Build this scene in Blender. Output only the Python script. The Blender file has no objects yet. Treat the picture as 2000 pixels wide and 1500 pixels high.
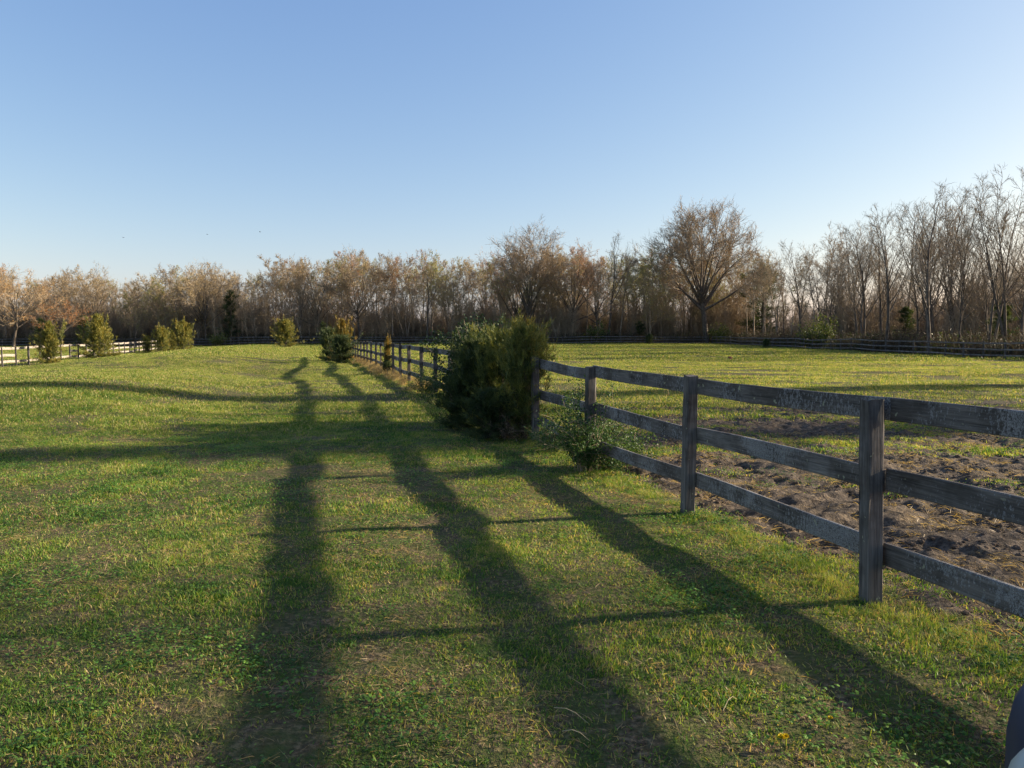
import bpy, math
import numpy as np
from mathutils import Matrix, Vector

R = math.radians
scene = bpy.context.scene
# ------------------------------------------------------------------ camera
CAMH = 1.63
PITCH = math.atan(97 / 1500)
cam_d = bpy.data.cameras.new("camera")
cam = bpy.data.objects.new("camera", cam_d)
scene.collection.objects.link(cam)
cam.location = (0, 0, CAMH)
cam.rotation_euler = (math.pi / 2 - PITCH, 0, 0)
cam_d.lens = 27.0
cam_d.sensor_width = 36.0
cam_d.clip_start = 0.05
cam_d.clip_end = 5000
scene.camera = cam
# ------------------------------------------------------------------ light
SUN_EL = 18.3
SUN_AZ = 12.0      # degrees from +X towards +Y
w = bpy.data.worlds.new("World")
scene.world = w
w.use_nodes = True
nt = w.node_tree
bg = nt.nodes["Background"]
sky = nt.nodes.new("ShaderNodeTexSky")
sky.sky_type = 'NISHITA'
sky.sun_disc = False
sky.sun_elevation = R(SUN_EL)
sky.sun_rotation = R(90 - SUN_AZ)
sky.air_density = 1.0
sky.dust_density = 1.0
sky.ozone_density = 3.0
sky.altitude = 20
sep = nt.nodes.new("ShaderNodeSeparateColor"); com = nt.nodes.new("ShaderNodeCombineColor")
nt.links.new(sky.outputs[0], sep.inputs[0]); nt.links.new(com.outputs[0], bg.inputs[0])
for k_, (g_, a_) in enumerate(((1.0, 0.83), (0.84, 0.86), (0.51, 1.36))):   # softer, bluer response, as the phone recorded the sky
    pw = nt.nodes.new("ShaderNodeMath"); pw.operation = 'POWER'; pw.inputs[1].default_value = g_
    ml = nt.nodes.new("ShaderNodeMath"); ml.operation = 'MULTIPLY'; ml.inputs[1].default_value = a_
    nt.links.new(sep.outputs[k_], pw.inputs[0]); nt.links.new(pw.outputs[0], ml.inputs[0]); nt.links.new(ml.outputs[0], com.inputs[k_])
bg.inputs[1].default_value = 0.089
sun_d = bpy.data.lights.new("sun", 'SUN')
sun_d.energy = 4.1
sun_d.angle = R(0.75)
sun_d.color = (1.0, 0.85, 0.63)
sun = bpy.data.objects.new("sun", sun_d)
sun.rotation_euler = (0, R(90 - SUN_EL), R(SUN_AZ))
sun.location = (30, 0, 30)
scene.collection.objects.link(sun)
scene.view_settings.view_transform = 'Standard'
scene.view_settings.look = 'None'
scene.view_settings.gamma = 1
scene.view_settings.exposure = 1.74
scene.cycles.max_bounces = 6
scene.cycles.transparent_max_bounces = 4

# ------------------------------------------------------------------ helpers
cp, sp = math.cos(PITCH), math.sin(PITCH)
def at(x, y, Y):
    """world point at depth Y seen at photo pixel x, y"""
    u, v = (x - 1000) / 1500, (750 - y) / 1500
    dy = cp + v * sp
    dz = -sp + v * cp
    return (u / dy * Y, Y, CAMH + dz / dy * Y)
def at_ground(x, y, z=0.0):
    u, v = (x - 1000) / 1500, (750 - y) / 1500
    dy = cp + v * sp
    dz = -sp + v * cp
    Y = (z - CAMH) / dz * dy
    return (u / dy * Y, Y)

def vn(x, y, seed=0):
    """value noise 0..1"""
    x = np.asarray(x, float); y = np.asarray(y, float)
    xi = np.floor(x).astype(np.int64); yi = np.floor(y).astype(np.int64)
    fx = x - xi; fy = y - yi
    fx = fx * fx * (3 - 2 * fx); fy = fy * fy * (3 - 2 * fy)
    def h(a, b):
        n = (a * 374761393 + b * 668265263 + seed * 982451653) & 0x7fffffff
        n = ((n ^ (n >> 13)) * 1274126177) & 0x7fffffff
        n = (n ^ (n >> 16)) & 0xffff
        return n / 65535.0
    a = h(xi, yi); b = h(xi + 1, yi); c = h(xi, yi + 1); d = h(xi + 1, yi + 1)
    return (a * (1 - fx) + b * fx) * (1 - fy) + (c * (1 - fx) + d * fx) * fy
def fbm(x, y, seed=0, o=4):
    s = 0; a = 0.5; t = 0
    for i in range(o):
        s = s + a * vn(x * 2 ** i, y * 2 ** i, seed + i * 17); t += a; a *= 0.5
    return s / t
def ss(a, b, x):
    t = np.clip((np.asarray(x, float) - a) / (b - a), 0, 1)
    return t * t * (3 - 2 * t)
def fence_x(Y):
    return 3.46 - 0.262 * np.asarray(Y, float)
def perp(X, Y):            # + = paddock side, - = lawn side
    return (X - fence_x(Y)) * 0.967
def mud_mask(X, Y):
    s = perp(X, Y)
    n = fbm(X * 0.55, Y * 0.75, 5, 4)
    edge = 18.6 + 5 * (fbm(X * 0.25, Y * 0.1, 9, 2) - 0.5) - ss(3.0, 0.5, X) * 4.5
    m = ss(0.02, 0.35, s + 0.25 * (n - 0.5)) * ss(1.4, -1.6, Y - edge)
    return m * ss(0.30, 0.46, n + 0.16) * ss(60, 25, X)
def gnd(X, Y, fine=True):
    X = np.asarray(X, float); Y = np.asarray(Y, float)
    s = -perp(X, Y)       # + on the lawn
    z = -0.13 * ss(28, 56, Y) * ss(125, 80, Y)
    z = z - 0.33 * ss(11, 21, s) * ss(20, 45, Y)
    sig = np.where(Y < 35.0, 7.0, 3.6)
    z = z - 0.33 * np.exp(-((Y - 35.0) / sig) ** 2) * ss(0.5, 6, s) * ss(24, 12, s)
    z = z + 0.10 * np.exp(-((Y - 43) / 2.4) ** 2) * ss(0.5, 5, s) * ss(24, 12, s)
    z = z + 0.42 * ss(4.6, 9.5, s) * ss(21, 13, s) * ss(10, 19, Y) * ss(120, 60, Y)
    z = z + 0.10 * (fbm(X * 0.12, Y * 0.10, 3, 2) - 0.5) * ss(8, 20, np.abs(s) + Y * 0.5)
    z = z + 0.30 * (fbm(X * 0.13, Y * 0.40, 31, 4) - 0.5) * ss(16, 34, Y) * ss(0, 3, -s) + 0.07 * (fbm(X * 0.4, Y * 0.9, 33, 3) - 0.5) * ss(10, 20, Y)
    if fine:
        m = mud_mask(X, Y)
        fl = ss(45, 15, Y)
        z = z + m * fl * (0.15 * (fbm(X * 2.6, Y * 2.6, 11, 5) - 0.55) + 0.09 * (fbm(X * 9, Y * 9, 12, 2) - 0.5))
        z = z + (1 - m) * fl * 0.045 * (fbm(X * 1.5, Y * 1.5, 13, 3) - 0.5)
    return z
def G(x, y):
    return float(gnd(np.array([x]), np.array([y]), False)[0])

def mesh_np(name, V, Q, mats=(), mi=None, smooth=False, attrs=None):
    """V (N,3), Q (M,4) -> mesh"""
    V = np.ascontiguousarray(V, np.float32); Q = np.ascontiguousarray(Q, np.int32)
    me = bpy.data.meshes.new(name)
    k = Q.shape[1]
    me.vertices.add(len(V)); me.vertices.foreach_set("co", V.ravel())
    me.loops.add(Q.size); me.loops.foreach_set("vertex_index", Q.ravel())
    me.polygons.add(len(Q))
    me.polygons.foreach_set("loop_start", np.arange(0, Q.size, k, dtype=np.int32))
    for m in mats: me.materials.append(m)
    if mi is not None: me.polygons.foreach_set("material_index", np.ascontiguousarray(mi, np.int32))
    me.polygons.foreach_set("use_smooth", np.full(len(Q), smooth, bool))
    if attrs:
        for an, av in attrs.items():
            a = me.attributes.new(an, 'FLOAT', 'POINT')
            a.data.foreach_set("value", np.ascontiguousarray(av, np.float32))
    me.update(calc_edges=True)
    return me
class MB:
    def __init__(s): s.V = []; s.Q = []; s.M = []; s.A = []; s.n = 0
    def add(s, V, Q, mat=0, rnd=None):
        V = np.asarray(V, float).reshape(-1, 3); Q = np.asarray(Q, int).reshape(-1, 4)
        s.V.append(V); s.Q.append(Q + s.n); s.M.append(np.full(len(Q), mat)); s.n += len(V)
        s.A.append(np.full(len(V), 0.5) if rnd is None else rnd)
    def mesh(s, name, mats, smooth=False):
        return mesh_np(name, np.concatenate(s.V), np.concatenate(s.Q), mats, np.concatenate(s.M), smooth,
                       {'rnd': np.concatenate(s.A)})
def link(name, me, parent=None, loc=(0, 0, 0)):
    o = bpy.data.objects.new(name, me)
    scene.collection.objects.link(o)
    o.location = loc
    if parent is not None: o.parent = parent
    return o
def empty(name, loc, rz=0.0, label=None, cat=None, group=None):
    o = link(name, None, None, loc); o.rotation_euler = (0, 0, rz); o.empty_display_size = 0.2
    tag(o, label, cat, group); return o
def tag(o, label=None, cat=None, group=None, kind=None):
    if label: o['label'] = label
    if cat: o['category'] = cat
    if group: o['group'] = group
    if kind: o['kind'] = kind
    return o

def unit(a):
    return a / np.maximum(np.linalg.norm(a, axis=-1, keepdims=True), 1e-9)
def ribbons(P, D0, D1, L, W, rng, side=None, tipw=0.12, midw=0.8):
    """two-segment tapering ribbons; returns V,Q,per-vertex random"""
    n = len(P)
    L = np.broadcast_to(L, (n,)).reshape(n, 1); W = np.broadcast_to(W, (n,)).reshape(n, 1)
    if side is None: side = unit(np.cross(D0, rng.normal(size=(n, 3))))
    p1 = P + D0 * L * 0.5; p2 = p1 + D1 * L * 0.5
    h = side * W * 0.5
    V = np.stack([P - h, P + h, p1 - h * midw, p1 + h * midw, p2 - h * tipw, p2 + h * tipw], 1)
    base = np.arange(n)[:, None] * 6
    Q = np.concatenate([base + np.array([[0, 1, 3, 2]]), base + np.array([[2, 3, 5, 4]])], 0)
    return V.reshape(-1, 3), Q, np.repeat(rng.random(n), 6)
def tube(pts, rad, sides, rng=None, rough=0.0):
    pts = np.asarray(pts, float); n = len(pts)
    T = np.gradient(pts, axis=0); T = unit(T)
    ref = np.array([0.3, 0.9, 0.1]) if abs(T[0, 2]) > 0.5 else np.array([0, 0, 1.0])
    A = unit(np.cross(T, ref)); B = np.cross(T, A)
    ang = np.linspace(0, 2 * np.pi, sides, endpoint=False)
    r = np.asarray(rad, float).reshape(n, 1, 1)
    if rough and rng is not None: r = r * (1 + rough * (rng.random((n, sides, 1)) - 0.5))
    V = pts[:, None, :] + r * (np.cos(ang)[None, :, None] * A[:, None, :] + np.sin(ang)[None, :, None] * B[:, None, :])
    i = np.arange(n - 1)[:, None] * sides; j = np.arange(sides)[None, :]; k = (j + 1) % sides
    Q = np.stack([i + j, i + k, i + sides + k, i + sides + j], -1).reshape(-1, 4)
    return V.reshape(-1, 3), Q
def box_bevel(x0, x1, y0, y1, z0, z1, b):
    """closed bevelled box, long axis x, quads"""
    prof = [(y0 + b, z0), (y1 - b, z0), (y1, z0 + b), (y1, z1 - b), (y1 - b, z1), (y0 + b, z1), (y0, z1 - b), (y0, z0 + b)]
    return prof

# ------------------------------------------------------------------ materials
def mat(name):
    m = bpy.data.materials.new(name); m.use_nodes = True
    t = m.node_tree; t.nodes.clear()
    return m, t
def N(t, typ, **kw):
    n = t.nodes.new(typ)
    for k, v in kw.items():
        if k.startswith('i_'): n.inputs[int(k[2:])].default_value = v
        else: setattr(n, k, v)
    return n
def noise(t, vec, scale, detail=3, rough=0.55, dist=0.0):
    n = t.nodes.new("ShaderNodeTexNoise")
    n.inputs["Scale"].default_value = scale; n.inputs["Detail"].default_value = detail
    n.inputs["Roughness"].default_value = rough; n.inputs["Distortion"].default_value = dist
    if vec is not None: t.links.new(vec, n.inputs["Vector"])
    return n.outputs["Fac"]
def ramp(t, fac, stops, interp='LINEAR'):
    r = t.nodes.new("ShaderNodeValToRGB"); r.color_ramp.interpolation = interp
    e = r.color_ramp.elements
    while len(e) > 1: e.remove(e[-1])
    for i, (p, c) in enumerate(stops):
        if i == 0: e[0].position = p; el = e[0]
        else: el = e.new(p)
        el.color = (*c, 1) if len(c) == 3 else c
    t.links.new(fac, r.inputs[0]); return r.outputs[0]
def mixc(t, fac, a, b, mode='MIX'):
    m = t.nodes.new("ShaderNodeMix"); m.data_type = 'RGBA'; m.blend_type = mode
    for inp, v in ((m.inputs[0], fac), (m.inputs[6], a), (m.inputs[7], b)):
        if isinstance(v, (int, float)): inp.default_value = v
        elif isinstance(v, tuple): inp.default_value = (*v, 1)
        else: t.links.new(v, inp)
    return m.outputs[2]
def math_(t, op, a, b=0.0, clamp=False):
    m = t.nodes.new("ShaderNodeMath"); m.operation = op; m.use_clamp = clamp
    for inp, v in ((m.inputs[0], a), (m.inputs[1], b)):
        if isinstance(v, (int, float)): inp.default_value = v
        else: t.links.new(v, inp)
    return m.outputs[0]
def mapping(t, vec, scale, loc=(0, 0, 0)):
    m = t.nodes.new("ShaderNodeMapping"); m.inputs["Scale"].default_value = scale
    m.inputs["Location"].default_value = loc
    t.links.new(vec, m.inputs[0]); return m.outputs[0]
def finish_leafy(t, col, transl=0.45, tcol=None, rough=0.55, spec=0.25):
    out = N(t, "ShaderNodeOutputMaterial")
    p = N(t, "ShaderNodeBsdfPrincipled"); p.inputs["Roughness"].default_value = rough
    p.inputs["Specular IOR Level"].default_value = spec
    t.links.new(col, p.inputs["Base Color"])
    tr = N(t, "ShaderNodeBsdfTranslucent")
    t.links.new(tcol if tcol is not None else col, tr.inputs[0])
    mx = N(t, "ShaderNodeMixShader"); mx.inputs[0].default_value = transl
    t.links.new(p.outputs[0], mx.inputs[1]); t.links.new(tr.outputs[0], mx.inputs[2])
    t.links.new(mx.outputs[0], out.inputs[0])

def turf_fields(t):
    g = N(t, "ShaderNodeNewGeometry"); pos = g.outputs["Position"]
    flat = mapping(t, pos, (1, 1, 0.0))
    big = noise(t, flat, 0.22, 3, 0.6)
    mid = noise(t, flat, 1.1, 4, 0.6)
    fin = noise(t, flat, 5.0, 3, 0.6)
    return flat, big, mid, fin

def make_grass_mat(name, gA, gB, straw, dryness):
    m, t = mat(name)
    flat, big, mid, fin = turf_fields(t)
    at_ = N(t, "ShaderNodeAttribute", attribute_name="rnd"); rnd = at_.outputs["Fac"]
    oi = N(t, "ShaderNodeObjectInfo").outputs["Random"]
    f = math_(t, 'ADD', math_(t, 'MULTIPLY', mid, 1.3), math_(t, 'MULTIPLY', big, 0.8))
    f = math_(t, 'ADD', f, math_(t, 'MULTIPLY', fin, 1.1))
    f = math_(t, 'SUBTRACT', f, 1.08)
    f = math_(t, 'ADD', f, math_(t, 'MULTIPLY', math_(t, 'SUBTRACT', rnd, 0.5), 0.75))
    green = ramp(t, f, [(0.2, tuple(c * 0.55 for c in gA)), (0.4, gA), (0.66, gB), (0.95, tuple(c * 1.35 for c in gB))])
    dry = math_(t, 'ADD', math_(t, 'MULTIPLY', fin, 0.5), math_(t, 'MULTIPLY', rnd, 0.55))
    dry = math_(t, 'ADD', dry, math_(t, 'MULTIPLY', mid, 0.35))
    dm = ramp(t, dry, [(dryness, (0, 0, 0)), (dryness + 0.09, (1, 1, 1))])
    col = mixc(t, dm, green, straw)
    col = mixc(t, math_(t, 'MULTIPLY', oi, 0.35), col, mixc(t, 1.0, col, (0.75, 0.85, 0.7), 'MULTIPLY'))
    tcol = mixc(t, 1.0, col, (1.5, 1.35, 0.55), 'MULTIPLY')
    finish_leafy(t, col, 0.42, tcol, 0.5, 0.2)
    return m
M_grass = make_grass_mat("grass_blades", (0.085, 0.20, 0.035), (0.225, 0.29, 0.05), (0.44, 0.33, 0.17), 0.84)
M_grassfar = make_grass_mat("field_grass_blades", (0.12, 0.20, 0.03), (0.225, 0.30, 0.052), (0.48, 0.39, 0.20), 0.79)
M_dry = make_grass_mat("dry_grass_blades", (0.20, 0.14, 0.07), (0.34, 0.23, 0.11), (0.40, 0.30, 0.17), 0.5)
M_clover = make_grass_mat("clover_leaves", (0.06, 0.16, 0.03), (0.14, 0.26, 0.045), (0.3, 0.26, 0.1), 1.2)

def make_ground_mat():
    m, t = mat("ground_soil_and_turf")
    flat, big, mid, fin = turf_fields(t)
    vf = noise(t, flat, 28, 4, 0.65)
    vf2 = noise(t, flat, 9, 5, 0.7)
    green = ramp(t, math_(t, 'ADD', math_(t, 'MULTIPLY', mid, 0.6), math_(t, 'MULTIPLY', big, 0.5)),
                 [(0.35, (0.03, 0.055, 0.014)), (0.7, (0.085, 0.105, 0.026))])
    thatch = ramp(t, vf, [(0.3, (0.022, 0.016, 0.010)), (0.5, (0.095, 0.07, 0.04)), (0.72, (0.30, 0.22, 0.125))])
    lawn = mixc(t, ramp(t, math_(t, 'ADD', math_(t, 'MULTIPLY', fin, 0.6), math_(t, 'MULTIPLY', vf2, 0.5)), [(0.42, (0, 0, 0)), (0.66, (1, 1, 1))]), green, thatch)
    mud = ramp(t, math_(t, 'ADD', math_(t, 'MULTIPLY', vf2, 0.6), math_(t, 'MULTIPLY', vf, 0.4)),
               [(0.36, (0.018, 0.014, 0.011)), (0.50, (0.075, 0.060, 0.046)), (0.64, (0.19, 0.15, 0.11)), (0.78, (0.36, 0.30, 0.21))])
    mud = mixc(t, ramp(t, math_(t, 'ADD', math_(t, 'MULTIPLY', mid, 0.5), math_(t, 'MULTIPLY', fin, 0.5)), [(0.5, (0, 0, 0)), (0.62, (0.7, 0.7, 0.7))]), mud, thatch)
    a = N(t, "ShaderNodeAttribute", attribute_name="mud").outputs["Fac"]
    fa = math_(t, 'ADD', a, math_(t, 'MULTIPLY', math_(t, 'SUBTRACT', vf2, 0.5), 0.9))
    mm = ramp(t, fa, [(0.4, (0, 0, 0)), (0.6, (1, 1, 1))])
    col = mixc(t, mm, lawn, mud)
    wd = N(t, "ShaderNodeAttribute", attribute_name="wood").outputs["Fac"]
    litter = ramp(t, vf2, [(0.35, (0.05, 0.033, 0.02)), (0.65, (0.15, 0.10, 0.06))])
    col = mixc(t, wd, col, litter)
    out = N(t, "ShaderNodeOutputMaterial"); p = N(t, "ShaderNodeBsdfPrincipled")
    p.inputs["Roughness"].default_value = 0.95; p.inputs["Specular IOR Level"].default_value = 0.1
    t.links.new(col, p.inputs["Base Color"])
    b = N(t, "ShaderNodeBump"); b.inputs["Strength"].default_value = 1.0; b.inputs["Distance"].default_value = 0.035
    t.links.new(math_(t, 'ADD', vf2, math_(t, 'MULTIPLY', vf, 0.5)), b.inputs["Height"])
    t.links.new(b.outputs[0], p.inputs["Normal"]); t.links.new(p.outputs[0], out.inputs[0])
    return m
M_ground = make_ground_mat()

def make_wood(name, axis, paint, tone=1.0, pc=(0.24, 0.235, 0.23)):
    m, t = mat(name)
    tc = N(t, "ShaderNodeTexCoord").outputs["Object"]
    rnd = N(t, "ShaderNodeObjectInfo").outputs["Random"]
    off = N(t, "ShaderNodeCombineXYZ"); 
    for i in range(3): t.links.new(math_(t, 'MULTIPLY', rnd, 37.0 + 11 * i), off.inputs[i])
    va = N(t, "ShaderNodeVectorMath", operation='ADD'); t.links.new(tc, va.inputs[0]); t.links.new(off.outputs[0], va.inputs[1])
    v = va.outputs[0]
    st = (1.6, 34, 34) if axis == 'x' else (34, 34, 1.6)
    grain = noise(t, mapping(t, v, st), 1.0, 5, 0.65, 0.6)
    st2 = (5, 150, 150) if axis == 'x' else (150, 150, 5)
    fine = noise(t, mapping(t, v, st2), 1.0, 2, 0.6)
    blot = noise(t, v, 4.0, 4, 0.6)
    g = math_(t, 'ADD', math_(t, 'MULTIPLY', grain, 0.6), math_(t, 'MULTIPLY', fine, 0.4))
    col = ramp(t, g, [(0.30, (0.022, 0.020, 0.018)), (0.45, (0.07, 0.062, 0.055)), (0.62, (0.13, 0.115, 0.10)), (0.75, (0.21, 0.19, 0.17))])
    if tone != 1.0: col = mixc(t, 1.0, col, (tone * 0.93, tone * 0.98, tone * 1.06), 'MULTIPLY')
    col = mixc(t, ramp(t, blot, [(0.42, (0, 0, 0)), (0.6, (0.75, 0.75, 0.75))]), col, mixc(t, 1.0, col, (0.42, 0.39, 0.36), 'MULTIPLY'))
    col = mixc(t, math_(t, 'MULTIPLY', rnd, 0.55), col, mixc(t, 1.0, col, (0.55, 0.54, 0.53), 'MULTIPLY'))
    # flaking pale paint, crackled across the grain
    cr = N(t, "ShaderNodeTexVoronoi"); cr.feature = 'DISTANCE_TO_EDGE'; cr.inputs["Scale"].default_value = 1.0
    t.links.new(mapping(t, v, (150, 70, 60)), cr.inputs["Vector"])
    flake = noise(t, mapping(t, v, (60, 30, 30)), 1.0, 4, 0.7)
    zone = noise(t, v, 1.7, 3, 0.6)
    pf = math_(t, 'ADD', math_(t, 'MULTIPLY', flake, 0.75), math_(t, 'MULTIPLY', zone, 0.75))
    pm = ramp(t, pf, [(paint, (0, 0, 0)), (paint + 0.05, (1, 1, 1))])
    pm = math_(t, 'MULTIPLY', pm, ramp(t, cr.outputs["Distance"], [(0.03, (0, 0, 0)), (0.12, (1, 1, 1))]))
    col = mixc(t, math_(t, 'MULTIPLY', pm, 0.85), col, pc)
    lich = ramp(t, noise(t, v, 16, 2, 0.5), [(0.70, (0, 0, 0)), (0.73, (1, 1, 1))])
    col = mixc(t, math_(t, 'MULTIPLY', lich, 0.8), col, (0.30, 0.31, 0.22))
    out = N(t, "ShaderNodeOutputMaterial"); p = N(t, "ShaderNodeBsdfPrincipled")
    p.inputs["Roughness"].default_value = 0.85; p.inputs["Specular IOR Level"].default_value = 0.2
    t.links.new(col, p.inputs["Base Color"])
    b = N(t, "ShaderNodeBump"); b.inputs["Strength"].default_value = 0.9; b.inputs["Distance"].default_value = 0.006
    t.links.new(math_(t, 'ADD', g, math_(t, 'MULTIPLY', pm, 0.3)), b.inputs["Height"])
    t.links.new(b.outputs[0], p.inputs["Normal"]); t.links.new(p.outputs[0], out.inputs[0])
    return m
M_rail = make_wood("weathered_rail_wood", 'x', 0.79, 1.75, (0.30, 0.30, 0.30))
M_post = make_wood("weathered_post_wood", 'z', 0.95, 1.45)
M_railgrey = make_wood("grey_distant_rail_wood", 'x', 0.9, 2.3)
M_raillit = make_wood("sunlit_rail_wood", 'x', 0.60, 1.9, (0.44, 0.385, 0.33))  # same flaking wood; sunlight on the left boards is put into paler colours

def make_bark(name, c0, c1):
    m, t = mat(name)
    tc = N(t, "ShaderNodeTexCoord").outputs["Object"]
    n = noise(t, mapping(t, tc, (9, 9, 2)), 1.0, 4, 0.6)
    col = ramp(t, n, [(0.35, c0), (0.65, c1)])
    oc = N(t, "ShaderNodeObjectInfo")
    col = mixc(t, math_(t, 'MULTIPLY', oc.outputs["Random"], 0.5), col, mixc(t, 1.0, col, (0.6, 0.6, 0.6), 'MULTIPLY'))
    out = N(t, "ShaderNodeOutputMaterial"); p = N(t, "ShaderNodeBsdfPrincipled"); p.inputs["Roughness"].default_value = 0.9
    p.inputs["Specular IOR Level"].default_value = 0.1
    t.links.new(col, p.inputs["Base Color"]); t.links.new(p.outputs[0], out.inputs[0])
    return m
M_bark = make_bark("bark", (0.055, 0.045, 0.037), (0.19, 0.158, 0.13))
M_barklit = make_bark("sunlit_tan_bark", (0.15, 0.115, 0.08), (0.42, 0.335, 0.245))  # lit copy of the bark: sun on the woodland trunks painted in as tan
M_twig = make_bark("twig_bark", (0.20, 0.16, 0.11), (0.42, 0.335, 0.23))
def make_bud():
    m, t = mat("buds_and_young_leaves")
    oc = N(t, "ShaderNodeObjectInfo").outputs["Color"]
    rnd = N(t, "ShaderNodeAttribute", attribute_name="rnd").outputs["Fac"]
    col = mixc(t, math_(t, 'MULTIPLY', rnd, 0.8), oc, mixc(t, 1.0, oc, (1.5, 1.25, 0.8), 'MULTIPLY'))
    finish_leafy(t, col, 0.35)
    return m
M_bud = make_bud()
def make_foliage(name, a, b, c, tm=(1.5, 1.3, 0.6), tr=0.3):
    m, t = mat(name)
    tc = N(t, "ShaderNodeTexCoord").outputs["Object"]
    rnd = N(t, "ShaderNodeAttribute", attribute_name="rnd").outputs["Fac"]
    n = noise(t, tc, 2.2, 3, 0.6)
    f = math_(t, 'ADD', math_(t, 'MULTIPLY', n, 0.65), math_(t, 'MULTIPLY', rnd, 0.4))
    col = ramp(t, f, [(0.32, a), (0.55, b), (0.78, c)])
    finish_leafy(t, col, tr, mixc(t, 1.0, col, tm, 'MULTIPLY'))
    return m
M_cedar = make_foliage("cedar_foliage", (0.05, 0.075, 0.022), (0.14, 0.15, 0.035), (0.30, 0.24, 0.055))
M_cedar_gold = make_foliage("golden_cedar_foliage", (0.06, 0.07, 0.02), (0.17, 0.14, 0.035), (0.33, 0.2, 0.05))
M_cedar_tip = make_foliage("gold_tipped_cedar_foliage", (0.032, 0.055, 0.02), (0.095, 0.125, 0.034), (0.23, 0.23, 0.06))
M_dark = make_foliage("dark_evergreen_foliage", (0.018, 0.036, 0.017), (0.042, 0.068, 0.027), (0.085, 0.11, 0.038))
M_leaf = make_foliage("broad_shrub_leaves", (0.022, 0.06, 0.02), (0.045, 0.10, 0.028), (0.10, 0.16, 0.04))
M_leafdark = make_foliage("dark_glossy_leaves", (0.014, 0.035, 0.014), (0.028, 0.06, 0.02), (0.055, 0.10, 0.03), tr=0.2)
M_leafbright = make_foliage("bright_spring_leaves", (0.04, 0.07, 0.015), (0.085, 0.12, 0.025), (0.17, 0.20, 0.04))
M_brush = make_foliage("brown_brush", (0.04, 0.03, 0.02), (0.08, 0.058, 0.038), (0.13, 0.10, 0.06), tr=0.15)

def plain(name, c, rough=0.6, spec=0.3, metal=0.0):
    m, t = mat(name)
    tc = N(t, "ShaderNodeTexCoord").outputs["Object"]
    n = noise(t, tc, 12, 4, 0.6)
    col = mixc(t, math_(t, 'MULTIPLY', n, 0.5), c, tuple(x * 0.6 for x in c))
    out = N(t, "ShaderNodeOutputMaterial"); p = N(t, "ShaderNodeBsdfPrincipled")
    p.inputs["Roughness"].default_value = rough; p.inputs["Specular IOR Level"].default_value = spec
    p.inputs["Metallic"].default_value = metal
    t.links.new(col, p.inputs["Base Color"]); t.links.new(p.outputs[0], out.inputs[0])
    return m

# ------------------------------------------------------------------ ground sheet
def axis_pts(segs):
    out = [segs[0][0]]
    for a, b, s0, s1 in segs:
        x = a
        while x < b - 1e-6:
            f = (x - a) / (b - a)
            x += s0 * (s1 / s0) ** f
            out.append(min(x, b))
    return np.unique(np.round(np.array(out), 4))
xs = axis_pts([(-1500, -120, 300, 12), (-120, -12, 6, 0.35), (-12, -3, 0.35, 0.07), (-3, 0, 0.07, 0.045), (0, 8, 0.045, 0.05), (8, 14, 0.05, 0.3), (14, 60, 0.3, 3), (60, 1500, 4, 300)])
ys = axis_pts([(-600, -4, 100, 0.8), (-4, 2.4, 0.8, 0.05), (2.4, 9, 0.04, 0.05), (9, 22, 0.05, 0.16), (22, 60, 0.16, 0.5), (60, 140, 0.5, 3), (140, 2500, 4, 400)])
GX, GY = np.meshgrid(xs, ys)
GZ = gnd(GX, GY)
nx, ny = len(xs), len(ys)
idx = np.arange(nx * ny).reshape(ny, nx)
Q = np.stack([idx[:-1, :-1], idx[:-1, 1:], idx[1:, 1:], idx[1:, :-1]], -1).reshape(-1, 4)
V = np.stack([GX, GY, GZ], -1).reshape(-1, 3)
woodm = np.maximum(ss(129, 132.5, GY), ss(35.3, 38, GX) * ss(-40, -30, GY))
woodm = np.clip(woodm, 0, 1)
gm = mesh_np("ground", V, Q, [M_ground], smooth=True, attrs={'mud': mud_mask(GX, GY).ravel(), 'wood': woodm.ravel()})
ground = link("ground", gm); tag(ground, kind='structure')

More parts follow.
